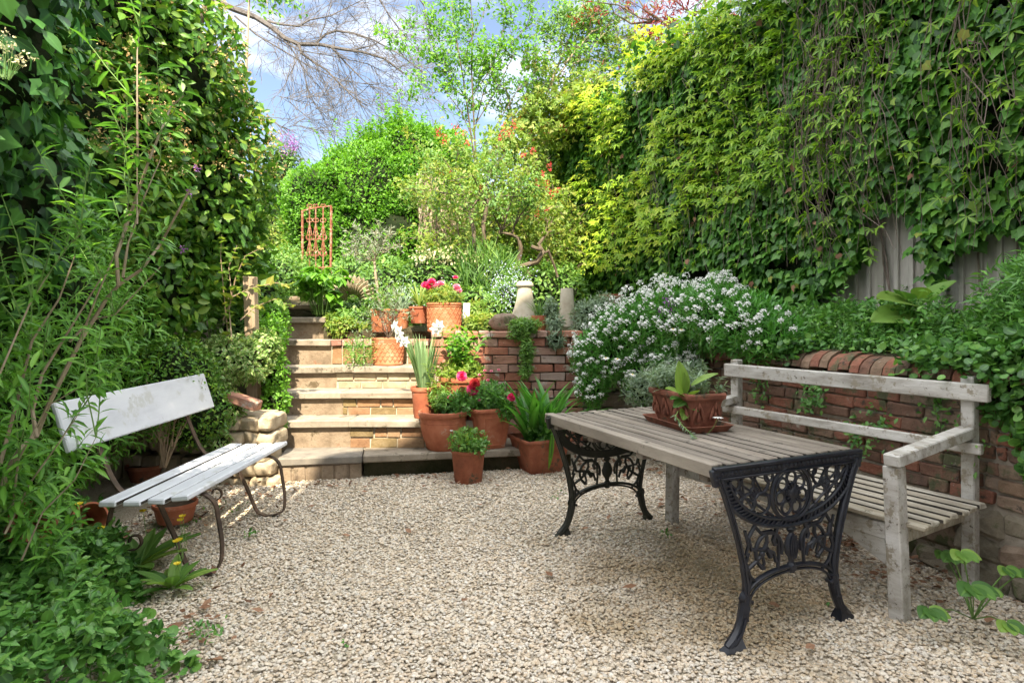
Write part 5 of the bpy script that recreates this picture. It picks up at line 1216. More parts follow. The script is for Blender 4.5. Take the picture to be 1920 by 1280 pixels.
# pale dead stems
t = thing('dead_climber', 'pale tangle of dead woody climber stems hanging on the back wall in sunlight', 'climber', (.0, 9.0, 1.6))
b = MB()
for (x0, x1, y0, y1, n_) in ((785, 835, 335, 430, 90), (925, 1000, 385, 500, 190), (800, 930, 380, 470, 110), (1000, 1060, 380, 470, 60)):
    for k in range(n_):
        x = random.uniform(x0, x1); ya = random.uniform(y0-10, y0+30); yb = random.uniform(y1-30, y1+15); Yd = random.uniform(8.7, 9.0)
        b.tube([at(x+random.gauss(0, 4), ya+(yb-ya)*i/5, Yd+random.gauss(0, .03)) for i in range(6)], random.uniform(.006, .016), n=3, caps=False)
b.build('stem', M['palebark'], t)
bb_ = MB(); bb_.box((.1, 9.25, 1.95), (2.9, .1, 1.7)); bw = bb_.build('back_wall', M['postwood'], None, loc=(0, 9.25, 1.4)); tag(bw, 'brown boarded back wall glimpsed through the dead climber stems', 'wall')
# climbing rose and saplings reaching into the sky
t = thing('climbing_rose', 'tall lanky climbing rose with upright leafy shoots against the blue sky', 'rose', (-.5, 8.2, 1.5))
b = MB(); ps = []
def cpath(pts, Y, r=.012, mb=None, wob=3):
    q = [at(x+random.gauss(0, wob*.3), y, Y+random.gauss(0, .03)) for x, y in pts]; (mb or b).tube(q, [r*(1-.7*i/(len(q)-1)) for i in range(len(q))], n=5, caps=False); return q
main = [[(905, 420), (895, 330), (880, 230), (868, 150), (858, 80), (850, 20), (846, -30)], [(905, 400), (893, 300), (889, 200), (885, 120), (886, 50), (880, -20)], [(888, 260), (865, 210), (830, 165), (800, 130), (765, 115), (757, 105)],
        [(890, 250), (905, 180), (930, 120), (960, 80), (985, 55), (1000, 25)], [(885, 200), (850, 150), (818, 120), (810, 70), (840, 40)], [(895, 230), (930, 170), (960, 110), (975, 60), (1020, 40)], [(880, 190), (920, 130), (942, 60), (948, 10)],
        [(900, 280), (940, 220), (970, 170), (1005, 130), (1040, 110)], [(870, 180), (845, 165), (812, 175), (790, 200)], [(868, 120), (882, 80), (905, 30), (915, -10)]]
for m_ in main: ps.append(cpath(m_, 8.2, .016 if m_[0][1] > 380 else .008))
sub = []
for pth in ps:
    for k in range(9):
        i = random.randint(1, len(pth)-1); grow(b, pth[i], (random.uniform(-1, 1), random.uniform(-.5, .5), .7), random.uniform(.25, .5), .004, 1, tips=sub, minr=.002)
b.build('stem', M['bark'], t)
P, D = onstems(ps+[s_[2] for s_ in sub], 13, .1); P += rng.normal(0, .035, P.shape)
leaves('foliage', OVAL, P, D, rdir(len(P))*.6+[0, -.4, .7], rng.uniform(.04, .075, len(P)), M['bright'], t)
n = 1500; i0 = rng.choice(2, n); tt_ = rng.random(n)
Pm = np.array([np.array(ps[a_][0])*(1-0)+0 for a_ in (0,)]); q0 = np.array(at(864, 150, 8.2)); q1 = np.array(at(858, 20, 8.2)); P = q0+(q1-q0)*tt_[:, None]*1.3+rng.normal(0, 1, (n, 3))*np.array([.17, .15, .12]); ok = vnoise(P, 6, 3) > .42; P = P[ok]
leaves('dense_foliage', OVAL, P, rdir(len(P)), rdir(len(P))*.6+[0, -.4, .7], rng.uniform(.035, .065, len(P)), M['bright'], t)
t = thing('sapling', 'slender arching tree with fresh yellow green leaves above the ivy against the sky', 'tree', (.9, 8.8, 1.7))
b = MB(); ps = [cpath(m_, 8.6, .02) for m_ in ([(1000, 420), (1005, 330), (1010, 250), (1025, 170), (1060, 125), (1100, 110), (1140, 120)], [(1025, 170), (1060, 90), (1080, 40), (1100, -20)], [(1010, 250), (1060, 180), (1110, 150), (1160, 140)], [(1060, 120), (1110, 60), (1160, 40), (1200, 20)], [(1000, 300), (960, 220), (950, 170), (930, 150)])]; sub = []
for pth in ps:
    for k in range(10): i = random.randint(1, len(pth)-1); grow(b, pth[i], (random.uniform(-1, 1), random.uniform(-.5, .5), .4), random.uniform(.3, .6), .005, 1, tips=sub, minr=.0025)
b.build('trunk', M['palebark'], t); P, D = onstems(ps+[s_[2] for s_ in sub], 26, .1); P += rng.normal(0, .07, P.shape)
leaves('crown', OVAL, P, D, rdir(len(P))*.6+[0, -.4, .7], rng.uniform(.04, .08, len(P)), M['mid'], t)
P, N = blobs([tuple(at(1040, 215, 8.4)), tuple(at(985, 230, 8.3)), tuple(at(1085, 190, 8.3)), tuple(at(1010, 150, 8.6)), tuple(at(1130, 165, 8.0)), tuple(at(950, 270, 8.1))], [(.45, .4, .5), (.4, .3, .4), (.4, .3, .4), (.3, .3, .45), (.35, .3, .3), (.35, .3, .35)], 5200, .95, .35, 2.4, 15, cut=False); D, Nn = leafdirs(N)
ok = vnoise(P, 4.2, 91) > .40; P = P[ok]; D = D[ok]; Nn = Nn[ok]
leaves('lower_crown', TRIF, P, D, Nn, rng.uniform(.05, .085, len(P)), M['yellowgreen'], t)
k = rng.random(len(P)) < .035; Pb = np.repeat(P[k], 5, 0)+rng.normal(0, .03, (int(k.sum())*5, 3)); leaves('young_red_leaves', LANCE, Pb, rdir(len(Pb))+[0, 0, .6], rdir(len(Pb)), .055, M['redleaf'], t)
P, N = blobs([tuple(at(1130, 70, 8.9)), tuple(at(1195, 75, 8.7)), tuple(at(1085, 40, 9.0)), tuple(at(1240, 110, 8.2)), tuple(at(1060, 110, 8.8))], [(.5, .4, .5), (.5, .4, .45), (.35, .3, .5), (.45, .3, .4), (.4, .3, .4)], 3400, .95, .4, 2.4, 19, cut=False); D, Nn = leafdirs(N)
ok = vnoise(P, 3.6, 92) > .48; P = P[ok]; D = D[ok]; Nn = Nn[ok]; leaves('upper_crown', OVAL, P, D, Nn, rng.uniform(.045, .085, len(P)), M['yellowgreen'], t)
b = MB()
for k in range(70): i = rng.integers(0, len(P)); grow(b, P[i], (random.uniform(-1, 1), random.uniform(-.5, .5), random.uniform(-.3, .8)), .35, .005, 1, minr=.0025)
b.build('twigs', M['twig'], t)
# red leaved tree behind the fence
t = thing('red_leaved_tree', 'tree with coppery red young leaves on bare twigs above the ivy top', 'tree', (3.3, 8.0, 1.0))
b = MB(); ps = [cpath(m_, 7.6, .02, wob=4) for m_ in ([(1420, 400), (1400, 200), (1370, 60), (1340, -10), (1300, -60)], [(1390, 130), (1340, 110), (1290, 75), (1240, 40), (1200, 35), (1160, 10), (1120, 5)], [(1340, 105), (1280, 95), (1250, 100)], [(1390, 120), (1330, 50), (1290, 20), (1250, -10)], [(1240, 40), (1210, 20), (1195, -10)], [(1280, 72), (1300, 30), (1340, 0)], [(1230, 40), (1180, 45), (1150, 25)])]; sub = []
for pth in ps[1:]:
    for k in range(7): i = random.randint(1, len(pth)-1); grow(b, pth[i], (random.uniform(-1, 1), random.uniform(-.4, .4), .3), random.uniform(.2, .45), .005, 1, tips=sub, minr=.0025)
b.build('trunk', M['bark'], t); P, D = onstems(ps[1:]+[s_[2] for s_ in sub], 13, .2); P += rng.normal(0, .04, P.shape); ok = vnoise(P, 3.5, 77) > .36; P = P[ok]; D = D[ok]
leaves('crown', LANCE, P, D, rdir(len(P))*.6+[0, -.4, .7], rng.uniform(.06, .11, len(P)), M['redleaf'], t)
# bare tree
t = thing('bare_tree', 'large leafless tree spreading fine grey twigs across the sky from the upper left', 'tree', (-8.5, 12.0, 0))
b = MB(); YB = 11.0; tr_ = [(-8.5, 12, -.03), (-8.3, 11.8, 2.5), (-7.4, 11.4, 4.8), tuple(at(400, 0, YB))]; b.tube(tr_, [.25, .21, .15, .075], n=10); b.build('trunk', M['bark'], t, smooth=True)
b = MB(); limbs = [([(400, 0), (440, 18), (480, 33), (510, 52), (535, 73), (560, 83), (600, 84), (640, 92), (680, 98), (720, 110), (756, 137)], .075), ([(560, 83), (565, 100), (590, 118), (610, 130), (640, 160), (665, 185), (690, 200)], .035), ([(590, 84), (610, 65), (630, 58), (660, 62), (700, 75), (745, 100), (800, 140)], .034),
                         ([(480, 33), (520, 45), (560, 50), (580, 38), (620, 30), (660, 10), (700, -10)], .03), ([(660, 95), (700, 85), (725, 70)], .022), ([(535, 73), (570, 130), (575, 165), (590, 195), (615, 225)], .016), ([(440, 30), (480, 65), (530, 95), (580, 125), (640, 150), (700, 160)], .022), ([(620, 88), (650, 120), (680, 150), (720, 180)], .024),
                         ([(700, -20), (730, 30), (760, 70), (800, 110)], .02), ([(600, 70), (615, 30), (625, -10)], .014), ([(770, -20), (795, 10), (798, 40), (790, 60)], .016), ([(500, 60), (560, 95), (620, 105), (690, 120), (750, 150)], .014), ([(515, 230), (530, 240), (560, 235), (600, 245)], .008), ([(520, 180), (560, 190), (600, 175)], .006), ([(500, 215), (520, 232), (533, 250)], .012)]
for pts, r_ in limbs:
    r_ *= .82; q = [at(x, y, YB+random.gauss(0, .08)) for x, y in pts]; b.tube(q, [max(.005, r_*(1-.75*i/(len(q)-1))) for i in range(len(q))], n=6, caps=False)
    for k in range(int(3.3*len(pts))):
        i = random.randint(0, len(q)-2); p_ = q[i].lerp(q[i+1], random.random()); ax = (q[i+1]-q[i]).normalized()
        grow(b, p_, ax+Vector((random.gauss(0, .5), random.gauss(0, .35), random.gauss(-.1, .5))), random.uniform(.35, 1.15), .0065, 2, seg=4, wander=.22, split=3, shrink=.6, minr=.003, ang=.5)
b.build('branches', M['greytwig'], t)
# a few fresh leaves on it
P = np.array([at(random.gauss(530, 35), random.gauss(12, 20), 8) for _ in range(320)]); 
t = thing('overhanging_twigs', 'fresh green leafy twigs hanging into the sky above the left hedge', 'tree', (-3.4, 7.8, .6))
b = MB(); ps = []
for k in range(26):
    x = random.gauss(525, 28); ps.append(cpath([(470, -60), (490, -30), (x-6, random.uniform(-30, 0)), (x, random.uniform(-10, 40))], 7.8, .006))
b.tube([(-3.6, 7.9, .3), (-3.5, 7.8, 3), tuple(at(470, -60, 7.8))], [.04, .03, .01], n=6); b.build('stem', M['palebark'], t)
P, D = onstems(ps, 9, .5); leaves('foliage', OVAL, P+rng.normal(0, .04, P.shape), D, rdir(len(P))*.6+[0, -.4, .7], rng.uniform(.05, .09, len(P)), M['bright'], t)

# ------------------------------------------------------------------ bed plants between
t = thing('olive_tree', 'little standard olive with a thin pale trunk and silvery crown beside the pink flowers', 'tree', tuple(at(712, 578, 6.5)))
b = MB(); tk = [at(x, y, 6.5) for x, y in ((714, 584), (709, 550), (704, 515), (702, 490))]; b.tube(tk, [.018, .017, .015, .012], n=7, caps=False); tips = []
for k in range(9): grow(b, tk[-1], (random.uniform(-.9, .9), random.uniform(-.6, .6), .7), .26, .006, 2, tips=tips, wander=.3, minr=.0018)
b.build('trunk', M['palebark'], t, smooth=True); P, D = onstems([s_[2] for s_ in tips], 7, .1); leaves('crown', LANCE, P, D, rdir(len(P)), rng.uniform(.035, .06, len(P)), M['olive'], t)
t = thing('hellebore', 'clump of big drooping yellow green hellebore leaves at the turn of the path', 'plant', tuple(at(605, 590, 6.4)))
c = at(605, 590, 6.45); b = MB(); P = []; D = []; N = []
for k in range(46):
    a_ = random.uniform(0, 6.28); r_ = random.uniform(.05, .26); h_ = random.uniform(.15, .52); q = c+Vector((math.cos(a_)*r_, math.sin(a_)*r_*.8, h_)); b.tube([c+Vector((math.cos(a_)*r_*.4, math.sin(a_)*r_*.3, 0)), q], .004, n=3, caps=False)
    for j in range(6): e = a_+random.uniform(-2.2, 2.2); P.append(q); D.append((math.cos(e), math.sin(e), random.uniform(-.9, .1))); N.append((0, 0, 1))
b.build('stem', M['greenstem'], t); leaves('foliage', OVAL, P, D, np.array(N)+rdir(len(N))*.25, rng.uniform(.10, .17, len(P)), M['bright'], t)
shrub('ground_cover', 'low rounded leafy clump beside the top stone tread', 'plant', tuple(at(650, 632, 6.0)), [tuple(at(645, 616, 6.12)), tuple(at(675, 620, 6.15)), tuple(at(625, 605, 6.3))], [(.16, .12, .11), (.14, .12, .08), (.10, .1, .1)], 1300, OVAL, .045, 'yellowgreen', corek=.55)
shrub('border_plants', 'dense mixed green planting filling the raised bed behind the pink potted flowers', 'plants', (-.7, 6.8, 1.3), [(-1.5, 7.4, 1.6), (-.9, 7.2, 1.7), (-.3, 7.3, 1.75), (.2, 7.2, 1.6), (-1.1, 6.6, 1.4), (-.5, 6.5, 1.4), (-1.9, 8.0, 1.8), (-.6, 8.0, 1.9), (.6, 7.4, 1.6)], [(.5, .4, .45), (.5, .4, .5), (.5, .4, .5), (.5, .4, .42), (.4, .3, .28), (.5, .3, .28), (.6, .4, .45), (.6, .4, .5), (.35, .3, .4)], 20000, OVAL, .055, 'mid', shell=.4, lump=.22, corek=.7, lscale=3, up=.6)
t = thing('border_blooms', 'scattered pale cream bells and blue forget me nots through the raised bed', 'flowers', (-.6, 6.8, 1.5)); t['kind'] = 'stuff'
n = 260; P = np.array([at(random.uniform(770, 900), random.gauss(478, 9), 6.85+random.uniform(-.1, .3)) for _ in range(n)]); leaves('cream_bells', DIAM, P, rdir(n)+[0, 0, -1], rdir(n)+[0, -1, 0], .04, M['cream'], t)
n = 700; P = np.array([at(random.gauss(955, 20), random.gauss(545, 25), 6.1+random.uniform(-.1, .3)) for _ in range(n)]+[at(random.uniform(740, 860), random.gauss(550, 14), 6.2) for _ in range(120)]); leaves('blue_flowers', DIAM, P, rdir(len(P)), rdir(len(P))+[0, -1, .4], .018, M['blue'], t)
t, P, N = shrub('forget_me_not', 'hazy mound of pale blue forget me nots left of the collared chimney pot', 'plant', (.0, 6.2, 1.2), [tuple(at(950, 560, 6.3)), tuple(at(925, 580, 6.15)), tuple(at(968, 530, 6.5))], [(.18, .2, .25), (.15, .15, .15), (.15, .15, .22)], 2400, LANCE, .05, 'mid', corek=.6)
shrub('leafy_clump', 'sunlit clump of broad pale green lobed leaves right of the big lattice pot', 'plant', tuple(at(905, 615, 5.95)), [tuple(at(885, 607, 5.98)), tuple(at(915, 606, 6.0)), tuple(at(900, 585, 6.15))], [(.13, .12, .09), (.14, .12, .11), (.16, .12, .12)], 620, PALM, .07, 'yellowgreen', corek=.6, up=1)
shrub('daylily', 'tall clump of green strap leaves behind the pink flowers', 'plant', (-.15, 6.6, 1.3), [tuple(at(905, 520, 6.7)), tuple(at(935, 530, 6.6))], [(.3, .2, .32), (.2, .2, .25)], 520, ribbon(4, .022, .5), .24, 'mid', corek=.5, up=.2, droop=-1.2, out=.3)
for (label, nm, cs, rs, n, tp_, sz, m_) in (
    ('mixed leafy growth spilling over the path on its left side near the top steps', 'border_shrub', [(-2.75, 6.6, 1.55), (-2.9, 7.4, 1.8), (-2.65, 5.9, 1.2), (-3.1, 8.3, 1.9), (-2.5, 7.6, 1.62)], [(.3, .4, .35), (.45, .5, .4), (.28, .35, .45), (.5, .5, .4), (.2, .3, .15)], 9000, OVAL, .05, 'mid'),
    ('rosy brown leaved shrub at the far left end of the path', 'border_shrub', [(-3.9, 9.3, 2.4), (-3.5, 9.0, 2.0)], [(.45, .4, .7), (.4, .4, .5)], 3000, OVAL, .05, 'yellowgreen'),
    ('feathery grey green artemisia at the foot of the ivy left of the white flowers', 'artemisia', [tuple(at(1105, 590, 5.85)), tuple(at(1130, 575, 5.95)), tuple(at(1095, 620, 5.75))], [(.18, .15, .16), (.15, .15, .14), (.12, .12, .12)], 2600, LANCE, .045, 'grey'),
    ('blue grey trailing spurge hanging over the wall between the clay chimney pots', 'spurge', [tuple(at(1040, 606, 5.62)), tuple(at(1042, 635, 5.54)), tuple(at(1033, 580, 5.7))], [(.08, .08, .08), (.075, .06, .08), (.06, .06, .1)], 1100, LANCE, .05, 'grey'),
    ('bushy green herb cascading down the brick wall above the agapanthus', 'trailing_herb', [tuple(at(985, 610, 5.52)), tuple(at(975, 622, 5.5)), tuple(at(988, 655, 5.47)), tuple(at(986, 690, 5.46))], [(.15, .08, .07), (.11, .06, .08), (.06, .05, .13), (.05, .04, .10)], 2100, LANCE, .045, 'mid')):
    t, P, N = shrub(nm, label, 'plant', tuple(cs[0]), cs, rs, n, tp_, sz, m_, corek=.5 if n > 4000 else .45, shell=.6, lump=.12 if n < 4000 else .22, lscale=4, up=.4)

shrub('border_plants', 'low ferny greens filling the gap between the shell ornament and the part buried pots', 'plants', tuple(at(690, 615, 6.2)), [tuple(at(655, 600, 6.3)), tuple(at(690, 598, 6.35)), tuple(at(740, 600, 6.4)), tuple(at(770, 606, 6.3)), tuple(at(630, 598, 6.6)), tuple(at(680, 585, 6.8)), tuple(at(700, 618, 6.15))], [(.16, .15, .12), (.18, .15, .13), (.18, .15, .13), (.12, .12, .10), (.2, .2, .16), (.25, .2, .18), (.14, .08, .06)], 4200, TRIF, .05, 'mid', corek=.55, shell=.7, lump=.08, lscale=5)
# white candytuft spilling over the corner of the wall
cs = [(.80, 5.42, .95), (.98, 5.42, 1.14), (1.22, 5.30, 1.22), (1.42, 5.05, 1.27), (1.62, 4.75, 1.30), (1.76, 4.45, 1.25), (1.84, 4.22, 1.16), (.72, 5.36, .72), (1.15, 5.3, .85), (1.38, 5.0, .95)]
rs = [(.24, .22, .28), (.28, .26, .27), (.32, .3, .30), (.32, .3, .30), (.32, .3, .28), (.28, .28, .25), (.2, .2, .17), (.13, .12, .2), (.2, .2, .26), (.22, .22, .26)]
ibe, P, N = shrub('candytuft', 'big mound of white flowered candytuft tumbling over the wall corner behind the table', 'flowering plant', (1.4, 5.0, 1.1), cs, rs, 24000, LANCE, .055, 'strap', corek=.58, shell=.45, lump=.17, lscale=4.5, up=.3, droop=-.5, out=.9)
fp = MB(); cl = []
base_me = None
k = 0; PP, NN = blobs(cs[:9]+cs[9:10], [(a*1.05, b_*1.05, c_*1.05) for a, b_, c_ in rs[:10]], 2600, .05, .10, 4, 3)
sel = (NN[:, 2] > -.35) & (NN[:, 1] < .35); PP = PP[sel]; NN = NN[sel]; dens = 1.3*vnoise(PP, 4.5, 51)+.30*(PP[:, 0] < 1.5)-.25*(PP[:, 0] > 1.7)+.15*NN[:, 2]; o_ = np.argsort(-dens); PP = PP[o_[:760]]; NN = NN[o_[:760]]
pick = []
for i in rng.permutation(len(PP)):
    if all((PP[i]-PP[j]) @ (PP[i]-PP[j]) > .034**2 for j in pick): pick.append(i)
    if len(pick) >= 330: break
def head(nfl=30, r=.030):
    P = []; D = []; N = []
    for q in range(nfl):
        a_ = random.uniform(0, 6.28); rr = random.random()**.6; v = Vector((math.cos(a_)*rr, math.sin(a_)*rr, random.uniform(.5, 1.3)-.8*rr*rr)); P.append(v*r)
        d = rdir(1)[0]; D.append(Vector(d)); N.append(Vector((v.x*.8, v.y*.8, 1)).normalized()+Vector(rdir(1)[0])*.5)
    return P, D, N
hP, hD, hN = head()
me = None
for j, i in enumerate(pick[:100]):
    q = Vector(PP[i])+Vector(NN[i])*.022+Vector((0, 0, .9))*random.random()**2.5*.11
    if me is None:
        o = leaves('flower_cluster', ROUND, [p_ for p_ in hP], hD, hN, .0125, M['white'], None); me = o.data; bpy.data.objects.remove(o)
        me.transform(Matrix.Identity(4))
    o = bpy.data.objects.new('flower_cluster', me); C.objects.link(o); o.parent = ibe; o.location = q-Vector(ibe.location)
    o.rotation_euler = (Vector(NN[i])*.8+Vector((0, -.35, .7))).to_track_quat('Z', 'Y').to_euler(); s_ = random.uniform(.5, 1.15); o.scale = (s_, s_, s_*random.uniform(.8, 1.2))
P = []; D = []; N = []; stm = []
for i in pick[100:]:
    Q = (Vector(NN[i])*.8+Vector((0, -.35, .7))).to_track_quat('Z', 'Y').to_matrix(); s_ = random.uniform(.5, 1.1); q = Vector(PP[i])+Vector(NN[i])*.02+Vector((0, 0, .9))*random.random()**2.5*.11; stm.append(q)
    for a_, b_, c_ in zip(hP, hD, hN): P.append(q+Q@(a_*s_)); D.append(Q@b_); N.append(Q@c_)
b = MB(); pt = []
for q in stm: b.tube([q-Vector((random.uniform(-.03, .03), random.uniform(-.03, .03), .16)), q-Vector((0, 0, .06)), q], .0018, n=3, caps=False); pt.append([q-Vector((0, 0, .16)), q-Vector((0, 0, .08)), q-Vector((0, 0, .01))])
b.build('stem', M['greenstem'], ibe); stemleaves('shoot_leaves', LANCE, pt, 12, .04, M['strap'], ibe, 0, droop=-.3)
o = leaves('flower_clusters', ROUND, P, D, N, .0125, M['white'], ibe); o['kind'] = 'stuff'
t = thing('wallflower', 'purple wallflower spikes poking out of the white candytuft', 'flower', tuple(at(1252, 640, 4.95)))
b = MB()
for (px, py) in ((1251, 566), (1240, 588), (1262, 578)):
    q = at(px, py, 4.85); b.tube([at(1252, 640, 4.95), q], .002, n=3); m_ = 40; leaves('flower', DIAM, np.array(q)+rng.normal(0, 1, (m_, 3))*[.02, .02, .035], rdir(m_), rdir(m_), .02, M['purple'], t)
b.build('stem', M['greenstem'], t)
t = thing('daisies', 'long stemmed white daisies standing out in front of the candytuft', 'flower', tuple(at(1170, 740, 5.0))); b = MB()
for (px, py) in ((1136, 671), (1158, 673), (1262, 617), (1278, 618), (1304, 617), (1310, 626), (1186, 702)):
    q = at(px, py, 4.62); b.tube([at(px+random.uniform(-10, 40), 735, 4.9), at(px+random.uniform(0, 15), 700, 4.7), q], .0015, n=3)
    f = Vector((random.uniform(-.3, .3), -.35, 1)).normalized(); X = f.orthogonal().normalized(); Y_ = f.cross(X)
    o = leaves('flower', LANCE, [q]*14, [X*math.cos(a_)+Y_*math.sin(a_) for a_ in np.linspace(0, 5.9, 14)], [f]*14, .032, M['white'], t); cc = MB(); cc.lathe(q, [(.008, 0), (.006, .004), (.001, .006)], n=8, ax=f.to_track_quat('Z', 'Y').to_matrix(), cap=False); cc.build('flower_centre', M['yellow'], o)
b.build('stem', M['greenstem'], t)
shrub('lavender', 'silvery grey bushy herb behind the planter at the wall foot', 'plant', (1.25, 4.75, .8), [(1.2, 4.85, .78), (1.35, 4.75, .85), (1.05, 4.95, .72)], [(.2, .18, .17), (.18, .16, .2), (.14, .14, .14)], 2400, LANCE, .045, 'grey', corek=.5, shell=.7, up=.2, droop=-.6)

# bed behind the bench wall
n = 15000; s = rng.random(n); Yy = 2.2+3.3*s; X0 = np.array([1.26+(5.85-y)/2.79 for y in Yy])+.02; X = X0+(fence_x(Yy)-X0)*rng.random(n)**.8; hgt = .10+.30*fbm(np.stack([X, Yy, X*0], 1), 2.5, 5)*np.clip((X-X0)/.35, .25, 1.2)
P = np.stack([X, Yy, 1.06+hgt*rng.random(n)**.5], 1); gc = thing('ground_cover', 'lush low weeds and ground cover along the top of the wall behind the bench', 'ground cover', (2.4, 3.8, 1.06)); gc['kind'] = 'stuff'
leaves('foliage', OVAL, P, rdir(n)+[-.4, -.3, .2], rdir(n)*.5+[-.2, -.2, 1], rng.uniform(.025, .06, n), M['cover'], gc)
b = MB(); ps = []
for k in range(330):
    y = random.uniform(2.4, 5.0); x0 = 1.26+(5.85-y)/2.79; x = x0+random.uniform(.15, max(.2, fence_x(y)-x0-.1)); ps += sprays(b, (x, y, 1.08), 1, random.uniform(.18, .48), .0022, lean=.45)
b.build('stem', M['greenstem'], gc); stemleaves('upright_foliage', OVAL, ps, 16, .045, M['cover'], gc)
bp2 = thing('broad_leaved_plant', 'large wavy pale green leaves on tall stalks in front of the grey fence boards', 'plant', tuple(at(1728, 650, 3.75))); b = MB(); c = at(1728, 660, 3.72)
for (sx, sy, tx, ty, w, nr) in ((1722, 575, 1652, 548, .40, (0, -.5, 1)), (1720, 572, 1785, 520, .38, (.1, -.4, 1)), (1725, 590, 1640, 590, .36, (0, -.6, 1)), (1722, 560, 1735, 535, .5, (0, -.6, 1)), (1745, 600, 1775, 610, .35, (.3, -.9, .4)), (1700, 560, 1690, 540, .5, (0, -.4, 1)), (1715, 600, 1735, 620, .5, (0, -1, .3)), (1728, 610, 1680, 630, .3, (0, -.6, .8)), (1735, 595, 1760, 575, .4, (0, -.6, .8))):
    q0 = at(sx, sy, 3.7); b.tube([c, c.lerp(q0, .6)+Vector((0, 0, .02)), q0], .004, n=4); leafat(q0, at(tx, ty, 3.6), w, nr, 'mid', bp2)
for k in range(14): q0 = c+Vector((random.uniform(-.12, .12), random.uniform(-.08, .08), 0)); b.tube([q0, q0+Vector((random.uniform(-.06, .06), 0, random.uniform(.1, .25)))], .003, n=3)
b.build('stalk', M['greenstem'], bp2)
# heart-leaved climber and nettles at the right edge
cs = [(2.32, 3.02, 1.12), (2.40, 2.75, 1.15), (2.34, 2.72, .92), (2.36, 2.66, .70), (2.5, 2.5, 1.3), (2.25, 3.2, 1.08), (2.33, 2.85, 1.0)]; rs = [(.14, .2, .12), (.15, .2, .18), (.08, .16, .22), (.06, .14, .16), (.15, .2, .3), (.12, .18, .08), (.09, .13, .2)]
shrub('trailing_creeper', 'heart leaved climber hanging over the wall end at the right edge of the picture', 'climber', (2.35, 2.75, 1.0), cs, rs, 3300, ROUND, .042, 'cover', corek=.45, shell=.5, lump=.06, lscale=5, up=.5, droop=.5, out=.5)
shrub('nettles', 'tall leafy nettles standing at the far right end of the wall', 'plant', (2.75, 3.1, 1.1), [(2.75, 3.2, 1.35), (2.65, 2.9, 1.4), (2.95, 3.4, 1.4)], [(.25, .25, .3), (.2, .22, .35), (.2, .2, .3)], 4200, LANCE, .07, 'cover', corek=.5, shell=.8, lump=.15, lscale=4, up=.6, droop=.1)
n = 2600; Yy = np.concatenate([rng.uniform(2.3, 3.28, 1700), rng.uniform(3.92, 4.4, 900)]); X0 = np.array([1.26+(5.85-y)/2.79 for y in Yy])
P = np.stack([X0+rng.normal(.0, .09, n), Yy, 1.09+rng.random(n)*.10-.08*(rng.random(n) < .3)], 1); leaves('spilling_foliage', ROUND, P, rdir(n)+[-.6, -.4, -.2], rdir(n)*.5+[-.3, -.3, .9], rng.uniform(.025, .045, n), M['cover'], gc)
wt = thing('wall_weeds', 'small ferns and weeds rooted in the joints of the brick wall behind the bench', 'weeds', (2.0, 3.6, .6)); wt['kind'] = 'stuff'
P = []
for (y, z, n_, r_) in ((3.85, .86, 110, .07), (3.55, .62, 90, .06), (3.42, .72, 60, .06), (3.1, .9, 80, .08), (3.0, .72, 60, .08), (4.3, .8, 60, .06), (4.9, .3, 80, .08), (5.4, .2, 60, .08), (3.9, .78, 60, .04)):
    for _ in range(n_): P.append((1.26+(5.85-y)/2.79-.02-random.random()*.05+random.gauss(0, r_*.2), y+random.gauss(0, r_), z+random.gauss(0, r_)))
leaves('foliage', OVAL, P, rdir(len(P))+[-.7, -.5, -.2], rdir(len(P))*.4+[-.5, -.4, .6], rng.uniform(.02, .04, len(P)), M['cover'], wt)

# young plant in the gravel at the right
yp = thing('seedling_plant', 'young plant with broad scalloped pale green leaves growing from the gravel near the bench leg', 'plant', tuple(flat(1825, 1165))); b = MB(); c = flat(1825, 1160)
for (sx, sy, wpx, Yd, w) in ((1805, 1035, 55, 2.55, .5), (1825, 1098, 75, 2.45, .5), (1745, 1142, 60, 2.45, .5), (1892, 1168, 55, 2.35, .5), (1890, 1065, 45, 2.6, .45), (1785, 1040, 50, 2.7, .5), (1860, 1105, 35, 2.5, .5), (1770, 1035, 40, 2.75, .45), (1915, 1070, 40, 2.6, .5)):
    q = at(sx, sy, Yd); L = wpx/FPX*Yd
    b.tube([c, (c+q)/2+Vector((0, 0, .02)), q], .003, n=4)
    for a_ in (-1.05, -.35, .35, 1.05): leafat(q+Vector((0, .01, 0)), q+Vector((math.sin(a_)*L*.55, -math.cos(a_)*L*.5, -.012)), .46, (0, -.45, 1), 'mid', yp)
b.build('stalk', M['greenstem'], yp)
wd = thing('gravel_weeds', 'tiny green weeds sprouting here and there from the gravel', 'weeds', (0, 3.5, 0)); wd['kind'] = 'stuff'; P = []
for (px, py, n_, r_) in ((1043, 935, 60, .04), (1040, 945, 30, .03), (383, 1197, 46, .035), (370, 1190, 20, .03), (1250, 1012, 16, .02), (1610, 1010, 14, .03), (1560, 1135, 8, .015), (300, 1235, 10, .02), (470, 1012, 20, .02), (1480, 965, 10, .02), (650, 1225, 4, .01), (210, 1240, 60, .05), (395, 945, 30, .05), (430, 965, 30, .05), (340, 990, 40, .06)):
    q = flat(px, py)
    for _ in range(n_): P.append((q.x+random.gauss(0, r_), q.y+random.gauss(0, r_), .01+random.random()*.045))
leaves('foliage', OVAL, P, rdir(len(P))+[0, 0, .4], rdir(len(P))*.5+[0, 0, 1], rng.uniform(.015, .03, len(P)), M['cover'], wd)
